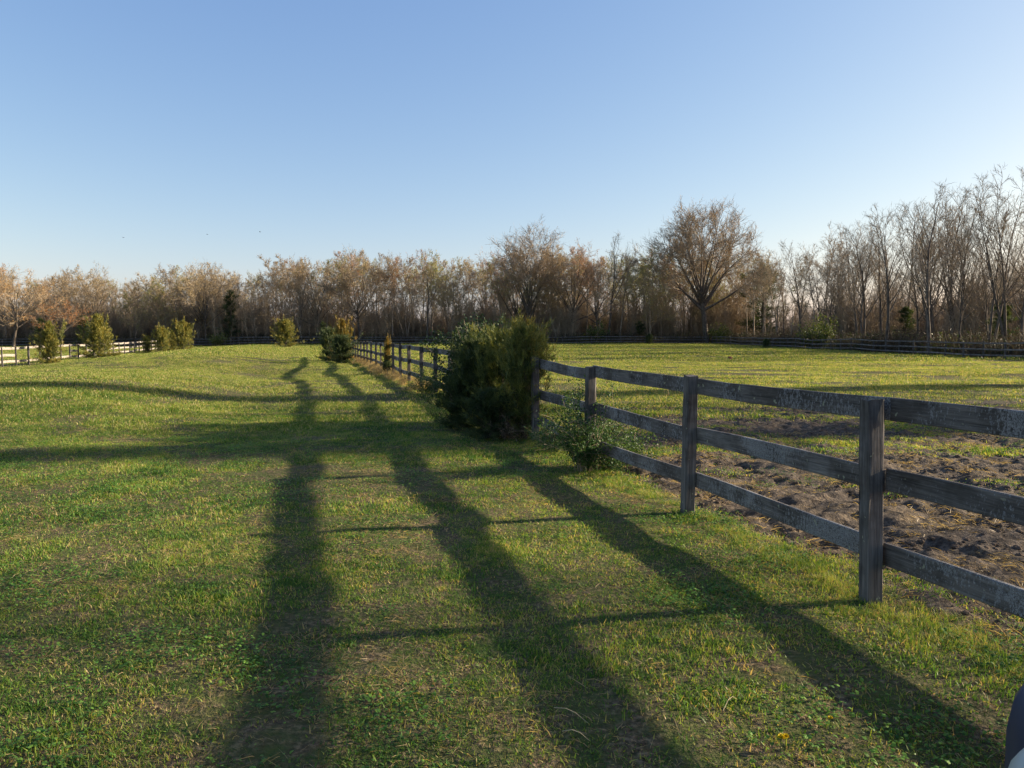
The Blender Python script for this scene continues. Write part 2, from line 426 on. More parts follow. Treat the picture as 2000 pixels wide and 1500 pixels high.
# ------------------------------------------------------------------ instancing of grass (stuff)
def proto_collection(name, meshes):
    c = bpy.data.collections.new(name)
    for i, me in enumerate(meshes):
        o = bpy.data.objects.new("%s_tuft" % name, me); c.objects.link(o)
    return c
def scatter(name, coll, P, rot, scl, idx, label, cat):
    me = bpy.data.meshes.new(name)
    me.vertices.add(len(P)); me.vertices.foreach_set("co", np.ascontiguousarray(P, np.float32).ravel())
    a = me.attributes.new("rot", 'FLOAT_VECTOR', 'POINT'); a.data.foreach_set("vector", np.ascontiguousarray(rot, np.float32).ravel())
    a = me.attributes.new("scl", 'FLOAT_VECTOR', 'POINT'); a.data.foreach_set("vector", np.ascontiguousarray(scl, np.float32).ravel())
    a = me.attributes.new("idx", 'INT', 'POINT'); a.data.foreach_set("value", np.ascontiguousarray(idx, np.int32))
    o = link(name, me)
    g = bpy.data.node_groups.new(name + "_nodes", 'GeometryNodeTree')
    g.interface.new_socket("Geometry", in_out='INPUT', socket_type='NodeSocketGeometry')
    g.interface.new_socket("Geometry", in_out='OUTPUT', socket_type='NodeSocketGeometry')
    gi = g.nodes.new('NodeGroupInput'); go = g.nodes.new('NodeGroupOutput')
    ci = g.nodes.new('GeometryNodeCollectionInfo'); ci.inputs[0].default_value = coll
    ci.inputs[1].default_value = True; ci.inputs[2].default_value = True
    ip = g.nodes.new('GeometryNodeInstanceOnPoints')
    ip.inputs['Pick Instance'].default_value = True
    def na(n, ty):
        x = g.nodes.new('GeometryNodeInputNamedAttribute'); x.data_type = ty; x.inputs[0].default_value = n
        return x.outputs[0]
    g.links.new(gi.outputs[0], ip.inputs['Points']); g.links.new(ci.outputs[0], ip.inputs['Instance'])
    g.links.new(na('idx', 'INT'), ip.inputs['Instance Index'])
    g.links.new(na('rot', 'FLOAT_VECTOR'), ip.inputs['Rotation'])
    g.links.new(na('scl', 'FLOAT_VECTOR'), ip.inputs['Scale'])
    g.links.new(ip.outputs[0], go.inputs[0])
    md = o.modifiers.new("scatter", 'NODES'); md.node_group = g
    tag(o, label, cat, kind='stuff')
    return o
def blade_patch(seed, n, rad, hmin, hmax, wd, lean, mats, bend=0.6, clump=6, flat=0.0):
    rng = np.random.default_rng(seed)
    c = rng.normal(size=(clump, 2)) * rad * 0.5
    ci = rng.integers(0, clump, n)
    loose = rng.random(n) < 0.55
    p = np.where(loose[:, None], rng.normal(size=(n, 2)) * rad * 0.55, c[ci] + rng.normal(size=(n, 2)) * rad * 0.10)
    P = np.concatenate([p, np.full((n, 1), -0.01)], 1)
    az = rng.random(n) * 2 * np.pi
    ln = lean * rng.random(n) + flat
    D0 = unit(np.stack([np.cos(az) * ln, np.sin(az) * ln, np.ones(n)], 1))
    D1 = unit(D0 + bend * np.stack([np.cos(az), np.sin(az), -0.5 * rng.random(n)], 1) * rng.random((n, 1)) * 1.8)
    L = hmin + (hmax - hmin) * rng.random(n) ** 1.6
    side = unit(np.cross(D0, np.stack([np.cos(az), np.sin(az), np.zeros(n)], 1)) + 0.5 * rng.normal(size=(n, 3)))
    V, Q, rn = ribbons(P, D0, D1, L, wd * (0.6 + 0.8 * rng.random(n)), rng, side)
    return mesh_np("grass_tuft", V, Q, mats, None, False, {'rnd': rn})
def leaf_patch(seed, n, rad, size, hgt, mats):
    rng = np.random.default_rng(seed)
    c = rng.normal(size=(5, 2)) * rad * 0.45; ci = rng.integers(0, 5, n)
    p = c[ci] + rng.normal(size=(n, 2)) * rad * 0.22
    P = np.concatenate([p, (hgt * rng.random((n, 1)))], 1)
    az = rng.random(n) * 2 * np.pi
    D0 = unit(np.stack([np.cos(az), np.sin(az), 0.35 + 0.6 * rng.random(n)], 1))
    D1 = unit(D0 + np.array([0, 0, -0.6]))
    side = unit(np.cross(D0, np.array([0, 0, 1.0])))
    V, Q, rn = ribbons(P, D0, D1, size * (0.6 + 0.8 * rng.random(n)), size * 0.55, rng, side, tipw=0.35, midw=1.5)
    return mesh_np("leaf_tuft", V, Q, mats, None, False, {'rnd': rn})

def slope_rot(X, Y, rng):
    e = 0.15
    zx = (gnd(X + e, Y, False) - gnd(X - e, Y, False)) / (2 * e)
    zy = (gnd(X, Y + e, False) - gnd(X, Y - e, False)) / (2 * e)
    rz = rng.random(len(X)) * 2 * np.pi
    # tilt vector in local frame after z spin is ignored: small angles, apply x/y euler in the world by rotating them back
    rx, ry = np.arctan(zy), -np.arctan(zx)
    c, s = np.cos(-rz), np.sin(-rz)
    return np.stack([rx * c - ry * s, rx * s + ry * c, rz], 1)
def wedge(rng, d0, d1, dens, margin=0.6):
    """random ground points inside the view wedge; density falls as needed"""
    n = int(dens * 0.72 * (d1 * d1 - d0 * d0))
    Y = np.sqrt(d0 * d0 + (d1 * d1 - d0 * d0) * rng.random(n))
    X = (rng.random(n) * 2 - 1) * (0.70 * Y + margin)
    return X, Y

rng = np.random.default_rng(7)
near_g = proto_collection("near_lawn", [blade_patch(100 + i, 250, 0.20, 0.012, 0.042, 0.0052, 0.9, [M_grass]) for i in range(8)])
near_c = proto_collection("clover", [leaf_patch(200 + i, 110, 0.20, 0.014, 0.035, [M_clover]) for i in range(5)])
near_d = proto_collection("straw", [blade_patch(300 + i, 70, 0.22, 0.03, 0.11, 0.003, 1.2, [M_dry], 1.2, 5, 1.8) for i in range(5)])
tall_g = proto_collection("tall_grass", [blade_patch(400 + i, 90, 0.16, 0.04, 0.15, 0.0045, 0.7, [M_grass], 0.8, 4) for i in range(5)])
tall_d = proto_collection("dead_grass", [blade_patch(450 + i, 90, 0.18, 0.10, 0.42, 0.005, 0.7, [M_dry], 0.8, 4) for i in range(4)])
mid_g = proto_collection("field_grass", [blade_patch(500 + i, 420, 0.62, 0.03, 0.075, 0.010, 0.8, [M_grassfar], 0.7, 22) for i in range(6)])
far_g = proto_collection("far_grass", [blade_patch(600 + i, 700, 1.7, 0.04, 0.10, 0.028, 0.8, [M_grassfar], 0.7, 50) for i in range(5)])

def place(name, coll, nproto, X, Y, smin, smax, label, cat, keep, rng, zoff=0.0, szfun=None):
    k = keep > rng.random(len(X))
    X, Y = X[k], Y[k]
    Z = gnd(X, Y) + zoff
    s = smin + (smax - smin) * rng.random(len(X))
    hz = s.copy()
    if szfun is not None: hz = hz * szfun(X, Y)
    scatter(name, coll, np.stack([X, Y, Z], 1), slope_rot(X, Y, rng), np.stack([s, s, hz], 1), rng.integers(0, nproto, len(X)), label, cat)
    return len(X)

def lawn_keep(X, Y):
    m = mud_mask(X, Y)
    bare = ss(0.54, 0.64, fbm(X * 1.3 + 4.2, Y * 1.6, 41, 4))
    k = (1 - m) * (1 - 0.8 * bare)
    # green islands inside the churned mud
    isl = ss(0.55, 0.63, fbm(X * 0.8, Y * 1.1, 77, 3))
    k = np.maximum(k, m * isl * 0.8)
    # verge right under the fence rails
    s = perp(X, Y)
    return k
hfun = lambda X, Y: 0.35 + 1.7 * fbm(X * 2.8, Y * 2.8, 51, 3) ** 2.2
X, Y = wedge(rng, 2.0, 6.5, 66)
place("lawn_grass", near_g, 8, X, Y, 0.8, 1.35, "short green mown grass carpeting the lawn beside the fence", "grass", lawn_keep(X, Y), rng, szfun=hfun)
X, Y = wedge(rng, 6.5, 18, 32)
place("mown_grass", near_g, 8, X, Y, 1.15, 1.7, "yellow-green mown grass further along the grassy lane", "grass", lawn_keep(X, Y), rng, szfun=hfun)
X, Y = wedge(rng, 2.0, 12, 16)
place("clover", near_c, 5, X, Y, 0.7, 1.5, "dark green clover and small weeds among the lawn grass", "clover",
      0.8 * ss(0.48, 0.66, fbm(X * 1.6, Y * 1.6, 61, 3)) * (1 - 0.9 * mud_mask(X, Y)), rng)
X, Y = wedge(rng, 2.0, 13, 15)
place("straw_litter", near_d, 5, X, Y, 0.7, 1.4, "pale dry straw and dead grass lying in the lawn and mud", "straw",
      np.clip(0.9 * ss(0.50, 0.62, fbm(X * 1.3 + 9, Y * 1.3, 43, 3)) + 0.8 * ss(0.54, 0.64, fbm(X * 1.3 + 4.2, Y * 1.6, 41, 4)) + 0.12 + 0.4 * mud_mask(X, Y), 0, 1), rng)
X, Y = wedge(rng, 13, 48, 2.2)
place("field_grass", mid_g, 6, X, Y, 0.9, 1.4, "sunlit yellow-green grass covering the middle of lawn and paddock", "grass", lawn_keep(X, Y), rng)
X, Y = wedge(rng, 48, 129, 0.30)
kk = ss(36.5, 35, X)
place("distant_grass", far_g, 5, X, Y, 0.9, 1.4, "sunlit grass at the far end of the fields before the woods", "grass", kk, rng)
# taller verge that the mower misses under the main fence
n = 1500
Y = 2.6 + (26 - 2.6) * rng.random(n) ** 1.3
X = fence_x(Y) + rng.normal(size=n) * 0.13 - 0.05
place("fence_verge_grass", tall_g, 5, X, Y, 0.25, 0.52, "taller bright grass growing in a strip under the rail fence", "grass", np.full(n, 0.9), rng)
n = 420
Y = 22 + 34 * rng.random(n)
X = fence_x(Y) + rng.normal(size=n) * 0.3 - 0.25
place("dead_verge_grass", tall_d, 4, X, Y, 0.6, 1.2, "tan dead grass tufts along the foot of the rail fence beyond the big bushes", "grass", np.full(n, 0.8), rng)

# churned clods and stones
def lump(seed):
    rng_ = np.random.default_rng(seed)
    lat, lon = 5, 8
    th = np.linspace(0.05, np.pi - 0.05, lat); ph = np.linspace(0, 2 * np.pi, lon, endpoint=False)
    r = 1 + 0.45 * (rng_.random((lat, lon)) - 0.5)
    Vv = np.stack([r * np.sin(th)[:, None] * np.cos(ph), r * np.sin(th)[:, None] * np.sin(ph), 0.6 * r * np.cos(th)[:, None] * np.ones(lon)], -1).reshape(-1, 3)
    i = np.arange(lat - 1)[:, None] * lon; j = np.arange(lon)[None, :]
    Qq = np.stack([i + j, i + lon + j, i + lon + (j + 1) % lon, i + (j + 1) % lon], -1).reshape(-1, 4)
    return mesh_np("clod", Vv * 0.03, Qq, [M_clod], None, False)
M_clod = plain("mud_clod", (0.11, 0.082, 0.06), 0.95, 0.1)
clods = proto_collection("clods", [lump(i) for i in range(6)])
n = 9000
Y = 3 + 15 * rng.random(n) ** 1.2; X = fence_x(Y) + 0.15 + rng.random(n) * (1 + 0.75 * Y)
place("mud_clods", clods, 6, X, Y, 0.2, 1.1, "dark churned mud clods and stones in the trampled paddock", "mud", mud_mask(X, Y) * ss(0.42, 0.62, fbm(X * 1.2, Y * 1.2, 88, 3)), rng)

# ------------------------------------------------------------------ fences
def rail_mesh(rng, L, h=0.14, th=0.028, segs=9, sag=0.0):
    xs_ = np.linspace(0, L, segs)
    prof = np.array([(-th / 2 + .004, -h / 2), (th / 2 - .004, -h / 2), (th / 2, -h / 2 + .005), (th / 2, h / 2 - .006), (th / 2 - .005, h / 2), (-th / 2 + .005, h / 2), (-th / 2, h / 2 - .006), (-th / 2, -h / 2 + .005)])
    Vv = []
    ph = rng.random(3) * 6.28
    for i, x in enumerate(xs_):
        f = x / L
        dz = sag * 4 * f * (1 - f) + 0.006 * math.sin(f * 5 + ph[0]); dy = 0.008 * math.sin(f * 4 + ph[1])
        hh = 1 + 0.05 * (rng.random() - 0.5)
        for y, z in prof: Vv.append((x, y + dy, z * hh + dz + 0.002 * (rng.random() - 0.5)))
    k = 8; Qq = []
    for i in range(segs - 1):
        for j in range(k): Qq.append((i * k + j, (i + 1) * k + j, (i + 1) * k + (j + 1) % k, i * k + (j + 1) % k))
    for b, s in ((0, 1), ((segs - 1) * k, -1)):
        for a_, b_, c_, d_ in ((0, 1, 2, 7), (7, 2, 3, 6), (6, 3, 4, 5)):
            q = (b + a_, b + b_, b + c_, b + d_); Qq.append(q if s == 1 else q[::-1])
    return np.array(Vv), np.array(Qq)
def post_mesh(rng, H, wd, rough=0.004, segs=8):
    zs = np.linspace(-0.15, H, segs); b = 0.010; a = wd / 2; Vv = []
    prof = [(-a + b, -a), (a - b, -a), (a, -a + b), (a, a - b), (a - b, a), (-a + b, a), (-a, a - b), (-a, -a + b)]
    jit = rng.normal(size=(8, 2)) * rough
    for i, z in enumerate(zs):
        for j, (x, y) in enumerate(prof):
            zz = z + (rng.random() - 0.5) * 0.014 if i == segs - 1 else z
            Vv.append((x + jit[j, 0] + rng.normal() * rough * 0.5, y + jit[j, 1] + rng.normal() * rough * 0.5, zz))
    k = 8; Qq = []
    for i in range(segs - 1):
        for j in range(k): Qq.append((i * k + j, i * k + (j + 1) % k, (i + 1) * k + (j + 1) % k, (i + 1) * k + j))
    t_ = (segs - 1) * k
    Qq += [(t_ + 0, t_ + 1, t_ + 2, t_ + 7), (t_ + 7, t_ + 2, t_ + 3, t_ + 6), (t_ + 6, t_ + 3, t_ + 4, t_ + 5)]
    return np.array(Vv), np.array(Qq)
def build_fence(name, pts, label, seed, H=1.27, wd=0.102, rz=(1.19, 0.73, 0.305), side=1.0, bays=1, mr=None, lean=None, skip=(), rh=0.14):
    """pts: list of (x, y, ground z) for the posts; rails hang on the `side` face"""
    rng_ = np.random.default_rng(seed)
    root = empty(name, (pts[0][0], pts[0][1], pts[0][2]), 0, label, "fence")
    o0 = Vector(root.location)
    tops = []
    for i, (x, y, z) in enumerate(pts):
        a, b_ = pts[max(i - 1, 0)], pts[min(i + 1, len(pts) - 1)]
        yaw = math.atan2(b_[1] - a[1], b_[0] - a[0])
        hh = H + rng_.normal() * 0.012
        Vv, Qq = post_mesh(rng_, hh, wd * (1 + 0.06 * rng_.normal()))
        o = link("post", mesh_np("post", Vv, Qq, [M_post]), root, Vector((x, y, z)) - o0)
        lx, ly = (lean or {}).get(i, (rng_.normal() * 0.008, rng_.normal() * 0.008))
        o.rotation_euler = (-ly / hh, lx / hh, yaw + rng_.normal() * 0.04)
        # euler XYZ: tilt is applied first in the post's own frame, good enough for a small lean
        nrm = Vector((math.cos(yaw - math.pi / 2), math.sin(yaw - math.pi / 2), 0)) * side
        tops.append((Vector((x, y, z)), nrm, lx, ly))
    i = 0
    while i < len(pts) - 1:
        j = min(i + bays, len(pts) - 1)
        for r, zc in enumerate(rz):
            if (i, r) in skip: continue
            (p, n0, lx0, ly0), (q, n1, lx1, ly1) = tops[i], tops[j]
            off = wd / 2 + 0.018
            f = zc / H
            A = p + n0 * off + Vector((lx0 * f, ly0 * f, zc + rng_.normal() * 0.012))
            B = q + n1 * off + Vector((lx1 * f, ly1 * f, zc + rng_.normal() * 0.012))
            d = B - A; L = d.length - 0.006
            Vv, Qq = rail_mesh(rng_, L, rh, sag=rng_.normal() * 0.012 - 0.004)
            o = link("rail", mesh_np("rail", Vv, Qq, [mr or M_rail]), root, A - o0)
            o.rotation_euler = (0, -math.atan2(d.z, math.hypot(d.x, d.y)), math.atan2(d.y, d.x))
        i = j
    return root
# main fence: post bases from the photograph
ax, ay = at_ground(1700, 1172); bx_, by_ = at_ground(1343, 1003)
step = math.hypot(bx_ - ax, by_ - ay)
mp = []
lean = {}
ux, uy = (ax - bx_) / step, (ay - by_) / step
for k in (3, 2, 1): mp.append((ax + ux * step * k, ay + uy * step * k))
mp.append((ax, ay)); mp.append((bx_, by_))
D = by_
ratio_px = [1152, 1046]
for px in ratio_px:
    D += 2.37; mp.append((at(px, 800, D)[0], D))
# hidden posts behind the bushes, then the visible far ones
d_far0 = D + 2.37 * 4
far_px = [850, 823, 799, 782, 768, 754.5, 743.5, 734.5, 725, 717.5, 711.5, 705, 699.5, 694.5, 690, 686]
x_start = mp[-1][0]; x_end = at(850, 740, d_far0)[0]
for k in (1, 2, 3):
    f = k / 4; mp.append((x_start + (x_end - x_start) * f, D + (d_far0 - D) * f))
dd = d_far0
for i, px in enumerate(far_px):
    mp.append((at(px, 710, dd)[0], dd)); dd += 2.45
pts = [(x, y, G(x, y) - 0.01) for x, y in mp]
lean = {3: (0.045, 0.0), 4: (-0.03, 0.0), 5: (-0.02, 0)}
build_fence("rail_fence", pts, "dark weathered three-rail wooden fence running past the bushes along the lawn", 3, side=1.0, lean=lean)
fence_end = pts[-1]

# fence on the left: sunlit pale boards
lp = []
Yv = 44.0
while Yv < 101:
    X_ = -19.6 - 0.26 * Yv
    lp.append((X_, Yv, G(X_, Yv) - 0.01)); Yv += 2.27
build_fence("pale_fence", lp, "pale sunlit three-rail fence with cedars beside it, left of the lawn", 5, side=-1.0, mr=M_raillit, wd=0.09, rh=0.16,
            skip={(3, 1), (4, 1), (5, 1), (7, 1), (9, 1)})
# fence along the right treeline
rp = []
Yv = 44.0
while Yv < 127.5:
    X_ = 34.7 - 0.022 * (Yv - 54) + 0.25 * math.sin(Yv * 0.09)
    rp.append((X_, Yv, G(X_, Yv))); Yv += 2.42
build_fence("paddock_fence", rp, "grey three-rail fence at the foot of the tall bare trees on the right", 6, side=-1.0, wd=0.10, bays=2, mr=M_railgrey, rh=0.105)
bp = []
X_ = 32.8
while X_ > -105:
    Y_ = 128.2 + 0.012 * X_
    bp.append((X_, Y_, G(X_, Y_))); X_ -= 2.44
build_fence("back_fence", bp, "distant grey rail fence crossing in front of the woods behind both fields", 8, side=-1.0, wd=0.10, bays=2, mr=M_railgrey, rh=0.105)

# ------------------------------------------------------------------ trees
def branch_path(rng, p, d, L, n, wob, trop):
    pts_ = [p]; dirs = [d]
    for i in range(n):
        d = d + rng.normal(size=3) * wob + np.array([0, 0, trop])
        d = d / np.linalg.norm(d)
        p = p + d * L / n; pts_.append(p); dirs.append(d)
    return np.array(pts_), np.array(dirs)
def child_dir(rng, d, ang):
    a = np.cross(d, rng.normal(size=3)); a /= np.linalg.norm(a)
    return d * math.cos(ang) + a * math.sin(ang)
def make_tree_meshes(seed, H=15.0, r0=0.17, first=0.42, n1=11, n2=6, n3=5, ntw=5, l1=0.36, ang1=0.7, trop=0.10, stems=1, lean=0.05, fork=False, buds=2, bud=0.10, tww=0.022, wob=0.09, barkm=None):
    rng = np.random.default_rng(seed)
    T = MB(); C = MB()
    ends = []   # (point, dir, size)
    def put(mb, pts_, r_a, r_b, sides, pw=1.0, mat=0):
        f = np.linspace(0, 1, len(pts_)) ** pw
        Vv, Qq = tube(pts_, r_a * (1 - f) + r_b * f, sides)
        mb.add(Vv, Qq, mat)
    for s in range(stems):
        az = rng.random() * 6.28
        base = np.array([math.cos(az), math.sin(az), 0]) * (0.0 if stems == 1 else r0 * 1.1)
        d = np.array([math.cos(az) * lean * (1 + 1.4 * (stems > 1)), math.sin(az) * lean * (1 + 1.4 * (stems > 1)), 1.0]); d /= np.linalg.norm(d)
        hh = H * (0.93 if stems == 1 else 0.75 + 0.2 * rng.random())
        if fork: hh = H * fork
        rr = r0 * (1.0 if stems == 1 else 0.72)
        pt, dr = branch_path(rng, base + np.array([0, 0, -0.3]), d, hh, 10, wob * 0.5, 0.03)
        rad_top = rr * (0.62 if fork else 0.10)
        f = np.linspace(0, 1, 11)
        rad = rr * (1 - f) + rad_top * f; rad[0] *= 1.55; rad[1] *= 1.12
        Vv, Qq = tube(pt, rad, 7); T.add(Vv, Qq)
        for k in range(n1):
            if fork: t = 0.72 + 0.28 * (k + rng.random()) / n1 if k > 2 else 0.5 + 0.3 * rng.random()
            else: t = first + (0.99 - first) * ((k + 0.8 * rng.random()) / n1) ** 0.9
            i0 = min(int(t * 10), 9); fr = t * 10 - i0
            p = pt[i0] * (1 - fr) + pt[i0 + 1] * fr
            a = ang1 * (0.7 + 0.6 * rng.random()) * (1.0 if fork else (1.15 - 0.55 * t))
            dd_ = child_dir(rng, dr[i0], a)
            L1 = H * l1 * (0.65 + 0.6 * rng.random()) * (1.0 if fork else (1.25 - 0.75 * t))
            if fork:
                q = (k + 0.5) / n1; th = ang1 * (0.12 + 0.95 * q ** 0.8) * (0.92 + 0.16 * rng.random()); az1 = k * 2.4 + rng.random() * 0.5
                dd_ = np.array([math.cos(az1) * math.sin(th), math.sin(az1) * math.sin(th), math.cos(th)])
                t = 1.0 - 0.52 * q * (0.5 + 0.5 * rng.random()) - 0.01; i0 = min(int(t * 10), 9); p = pt[i0] + (pt[i0 + 1] - pt[i0]) * (t * 10 - i0)
                L1 = H * l1 * (0.88 + 0.22 * rng.random())
            r1 = (rr * (1 - t) + rad_top * t) * (0.62 if not fork else 0.66)
            p1, d1 = branch_path(rng, p, dd_, L1, 6, wob * 1.2, trop)
            put(T, p1, r1, 0.014, 5, 0.8)
            for k2 in range(n2):
                t2 = (0.42 + 0.58 * (k2 + rng.random()) / n2) if fork else (0.22 + 0.78 * (k2 + rng.random()) / n2); t2 = min(t2, 0.999)
                i2 = int(t2 * 6)
                a2 = 0.5 + 0.5 * rng.random()
                L2 = L1 * (0.42 if fork else 0.55) * (0.6 + 0.6 * rng.random()) * (1.15 - 0.6 * t2)
                p2, d2 = branch_path(rng, p1[i2] + (p1[i2 + 1] - p1[i2]) * (t2 * 6 - i2), child_dir(rng, d1[i2], a2), L2, 4, wob * 1.5, trop)
                put(C, p2, max(r1 * 0.42 * (1 - 0.5 * t2), 0.016), 0.009, 3)
                for k3 in range(n3):
                    t3 = 0.15 + 0.85 * (k3 + rng.random()) / n3; t3 = min(t3, 0.999); i3 = int(t3 * 4)
                    L3 = max(L2 * 0.5 * (0.6 + 0.7 * rng.random()), 0.35)
                    ends.append((p2[i3] + (p2[i3 + 1] - p2[i3]) * (t3 * 4 - i3), child_dir(rng, d2[i3], 0.35 + 0.6 * rng.random()), L3))
    P = np.array([e[0] for e in ends]); D_ = np.array([e[1] for e in ends]); L = np.array([e[2] for e in ends])
    D_ = unit(D_ + np.array([0, 0, trop * 1.5])); D1 = unit(D_ + rng.normal(size=D_.shape) * 0.22 + np.array([0, 0, trop * 2]))
    Vv, Qq, rn = ribbons(P, D_, D1, L, tww * 1.3, rng); C.add(Vv, Qq, 0, rn)
    # crossing ribbon so twigs never vanish edge-on
    Pt = np.repeat(P, ntw, 0); Dt = np.repeat(D_, ntw, 0); D1t = np.repeat(D1, ntw, 0); Lt = np.repeat(L, ntw)
    f = rng.random((len(Pt), 1))
    pos = np.where(f < 0.5, Pt + Dt * Lt[:, None] * f, Pt + Dt * Lt[:, None] * 0.5 + D1t * Lt[:, None] * (f - 0.5))
    td = unit(Dt + rng.normal(size=Dt.shape) * 0.6 + np.array([0, 0, trop * 2])); te = unit(td + rng.normal(size=Dt.shape) * 0.3 + np.array([0, 0, trop * 2]))
    tl = Lt * (0.35 + 0.45 * rng.random(len(Lt)))
    Vv, Qq, rn = ribbons(pos, td, te, tl, tww, rng, tipw=0.4); C.add(Vv, Qq, 0, rn)
    if buds:
        nb = int(len(pos) * buds)
        ii = rng.integers(0, len(pos), nb)
        pb = pos[ii] + td[ii] * tl[ii][:, None] * (0.3 + 0.7 * rng.random((nb, 1))) + rng.normal(size=(nb, 3)) * 0.05
        db = unit(rng.normal(size=(nb, 3)))
        Vv, Qq, rn = ribbons(pb, db, db, bud * (0.5 + rng.random(nb)), bud * 0.45, rng, midw=1.3, tipw=0.3); C.add(Vv, Qq, 1, rn)
    zmax = float(np.percentile(C.V[-1 if not buds else -2][:, 2], 99.7))
    return T.mesh("trunk", [barkm or M_bark], True), C.mesh("crown", [M_twig, M_bud]), zmax

protos = {}
for i in range(5):   # tall narrow woodland trees
    protos['wood%d' % i] = make_tree_meshes(10 + i, H=15, r0=0.15, first=0.34 + 0.05 * i, n1=12, n2=5, n3=5, ntw=5, l1=0.30, ang1=0.80, trop=0.055, lean=0.04 + 0.03 * (i % 3), buds=1.6, bud=0.09, barkm=M_barklit)
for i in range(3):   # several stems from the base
    protos['multi%d' % i] = make_tree_meshes(30 + i, H=14, r0=0.15, first=0.2, n1=9, n2=6, n3=5, ntw=5, l1=0.32, ang1=0.8, trop=0.055, stems=3, lean=0.10, buds=1.6, bud=0.09, barkm=M_barklit)
for i in range(3):   # rounded, well-branched
    protos['round%d' % i] = make_tree_meshes(40 + i, H=14, r0=0.2, first=0.3, n1=13, n2=7, n3=6, ntw=5, l1=0.50, ang1=0.95, trop=0.04, buds=1.8, bud=0.09, fork=0.42)
for i in range(4):   # bare clear-branched trees of the right side
    protos['bare%d' % i] = make_tree_meshes(50 + i, H=15, r0=0.19, first=0.30, n1=11, n2=5, n3=5, ntw=3, l1=0.36, ang1=0.66, trop=0.10, stems=1 + (i % 2), lean=0.07, buds=0.25, bud=0.06, tww=0.019, wob=0.075)
protos['oak'] = make_tree_meshes(62, H=24, r0=0.55, n1=19, n2=11, n3=10, ntw=8, l1=0.52, ang1=1.05, trop=0.075, fork=0.40, buds=1.2, bud=0.11, tww=0.036, wob=0.06)
protos['oval'] = make_tree_meshes(71, H=20.8, r0=0.36, n1=14, n2=10, n3=9, ntw=8, l1=0.55, ang1=0.60, trop=0.03, fork=0.36, buds=0.7, bud=0.10, tww=0.034, wob=0.06)

LAND = [(168, "the spindly far-left tree"), (450, "the dark left-hand evergreen"), (700, "the full-crowned tree over the orange bush"), (1036, "the oval-crowned tall tree"), (1383, "the broad largest tree"), (1492, "the ragged dark evergreen"), (1740, "the long-limbed bare tree"), (1826, "the tallest right-hand tree")]
ORD = ["next tree", "second tree", "third tree", "fourth tree", "fifth tree", "sixth tree", "seventh tree", "eighth tree", "ninth tree", "tenth tree", "eleventh tree", "twelfth tree"]
def name_row(row, what):
    """row: (photo x, root, look); label each by its look and its count from the nearest landmark"""
    cnt = {}
    for px, o, look in sorted(row, key=lambda r: min(abs(r[0] - l[0]) for l in LAND)):
        lx, ln = min(LAND, key=lambda l: abs(px - l[0])); sd = 'left' if px < lx else 'right'
        k = cnt.get((lx, sd), 0); cnt[(lx, sd)] = k + 1
        od = ORD[k] if k < 12 else "%dth tree" % (k + 1)
        o['label'] = "%s %s%s %s of %s" % (look, what, od, sd, ln)
def tree(kind, x, y, H, name, label, group, color, rz=None, rng=rng, sxy=1.0):
    tm, cm, zmax = protos[kind]
    s = H / zmax
    root = empty(name, (x, y, G(x, y) - 0.05), rng.random() * 6.28 if rz is None else rz, label, "tree", group)
    root.scale = (s * sxy, s * sxy, s)
    a = link("trunk", tm, root); c = link("crown", cm, root)
    c.color = (*color, 1); a.color = (1, 1, 1, 1)
    return root

SK = np.array([(-300, 540), (0, 525), (40, 530), (65, 560), (90, 545), (130, 540), (165, 520), (200, 540), (250, 545), (300, 548), (340, 528), (400, 517), (435, 525), (460, 532), (520, 545), (560, 508), (590, 508), (620, 518), (690, 494), (740, 502), (790, 516), (830, 500), (850, 508), (890, 512), (940, 508), (970, 510), (1000, 512), (1050, 512), (1090, 490), (1135, 492), (1160, 500), (1190, 500), (1245, 500), (1300, 500), (1480, 500), (1510, 500), (1560, 462), (1590, 484), (1620, 458), (1680, 440), (1740, 412), (1780, 400), (1850, 385), (1900, 385), (1950, 370), (2000, 355), (2300, 330)], float)
def sky_h(x, y):
    px = 1000 + 1500 * x / y
    return CAMH + (653 - np.interp(px, SK[:, 0], SK[:, 1])) / 1500 * y * 1.07
COL = {'bare': (0.21, 0.17, 0.12), 'red': (0.33, 0.19, 0.11), 'tan': (0.33, 0.26, 0.13), 'green': (0.27, 0.29, 0.08), 'cream': (0.33, 0.30, 0.22)}
LAB = {'bare': "bare grey-brown tree crowded among the woods behind the back fence",
       'red': "woodland tree hazed with reddish-brown spring buds behind the back fence",
       'tan': "woodland tree with tan-orange twigs behind the back fence",
       'green': "woodland tree with sparse yellow-green new leaves behind the back fence"}
trng = np.random.default_rng(99)
tree_spots = []
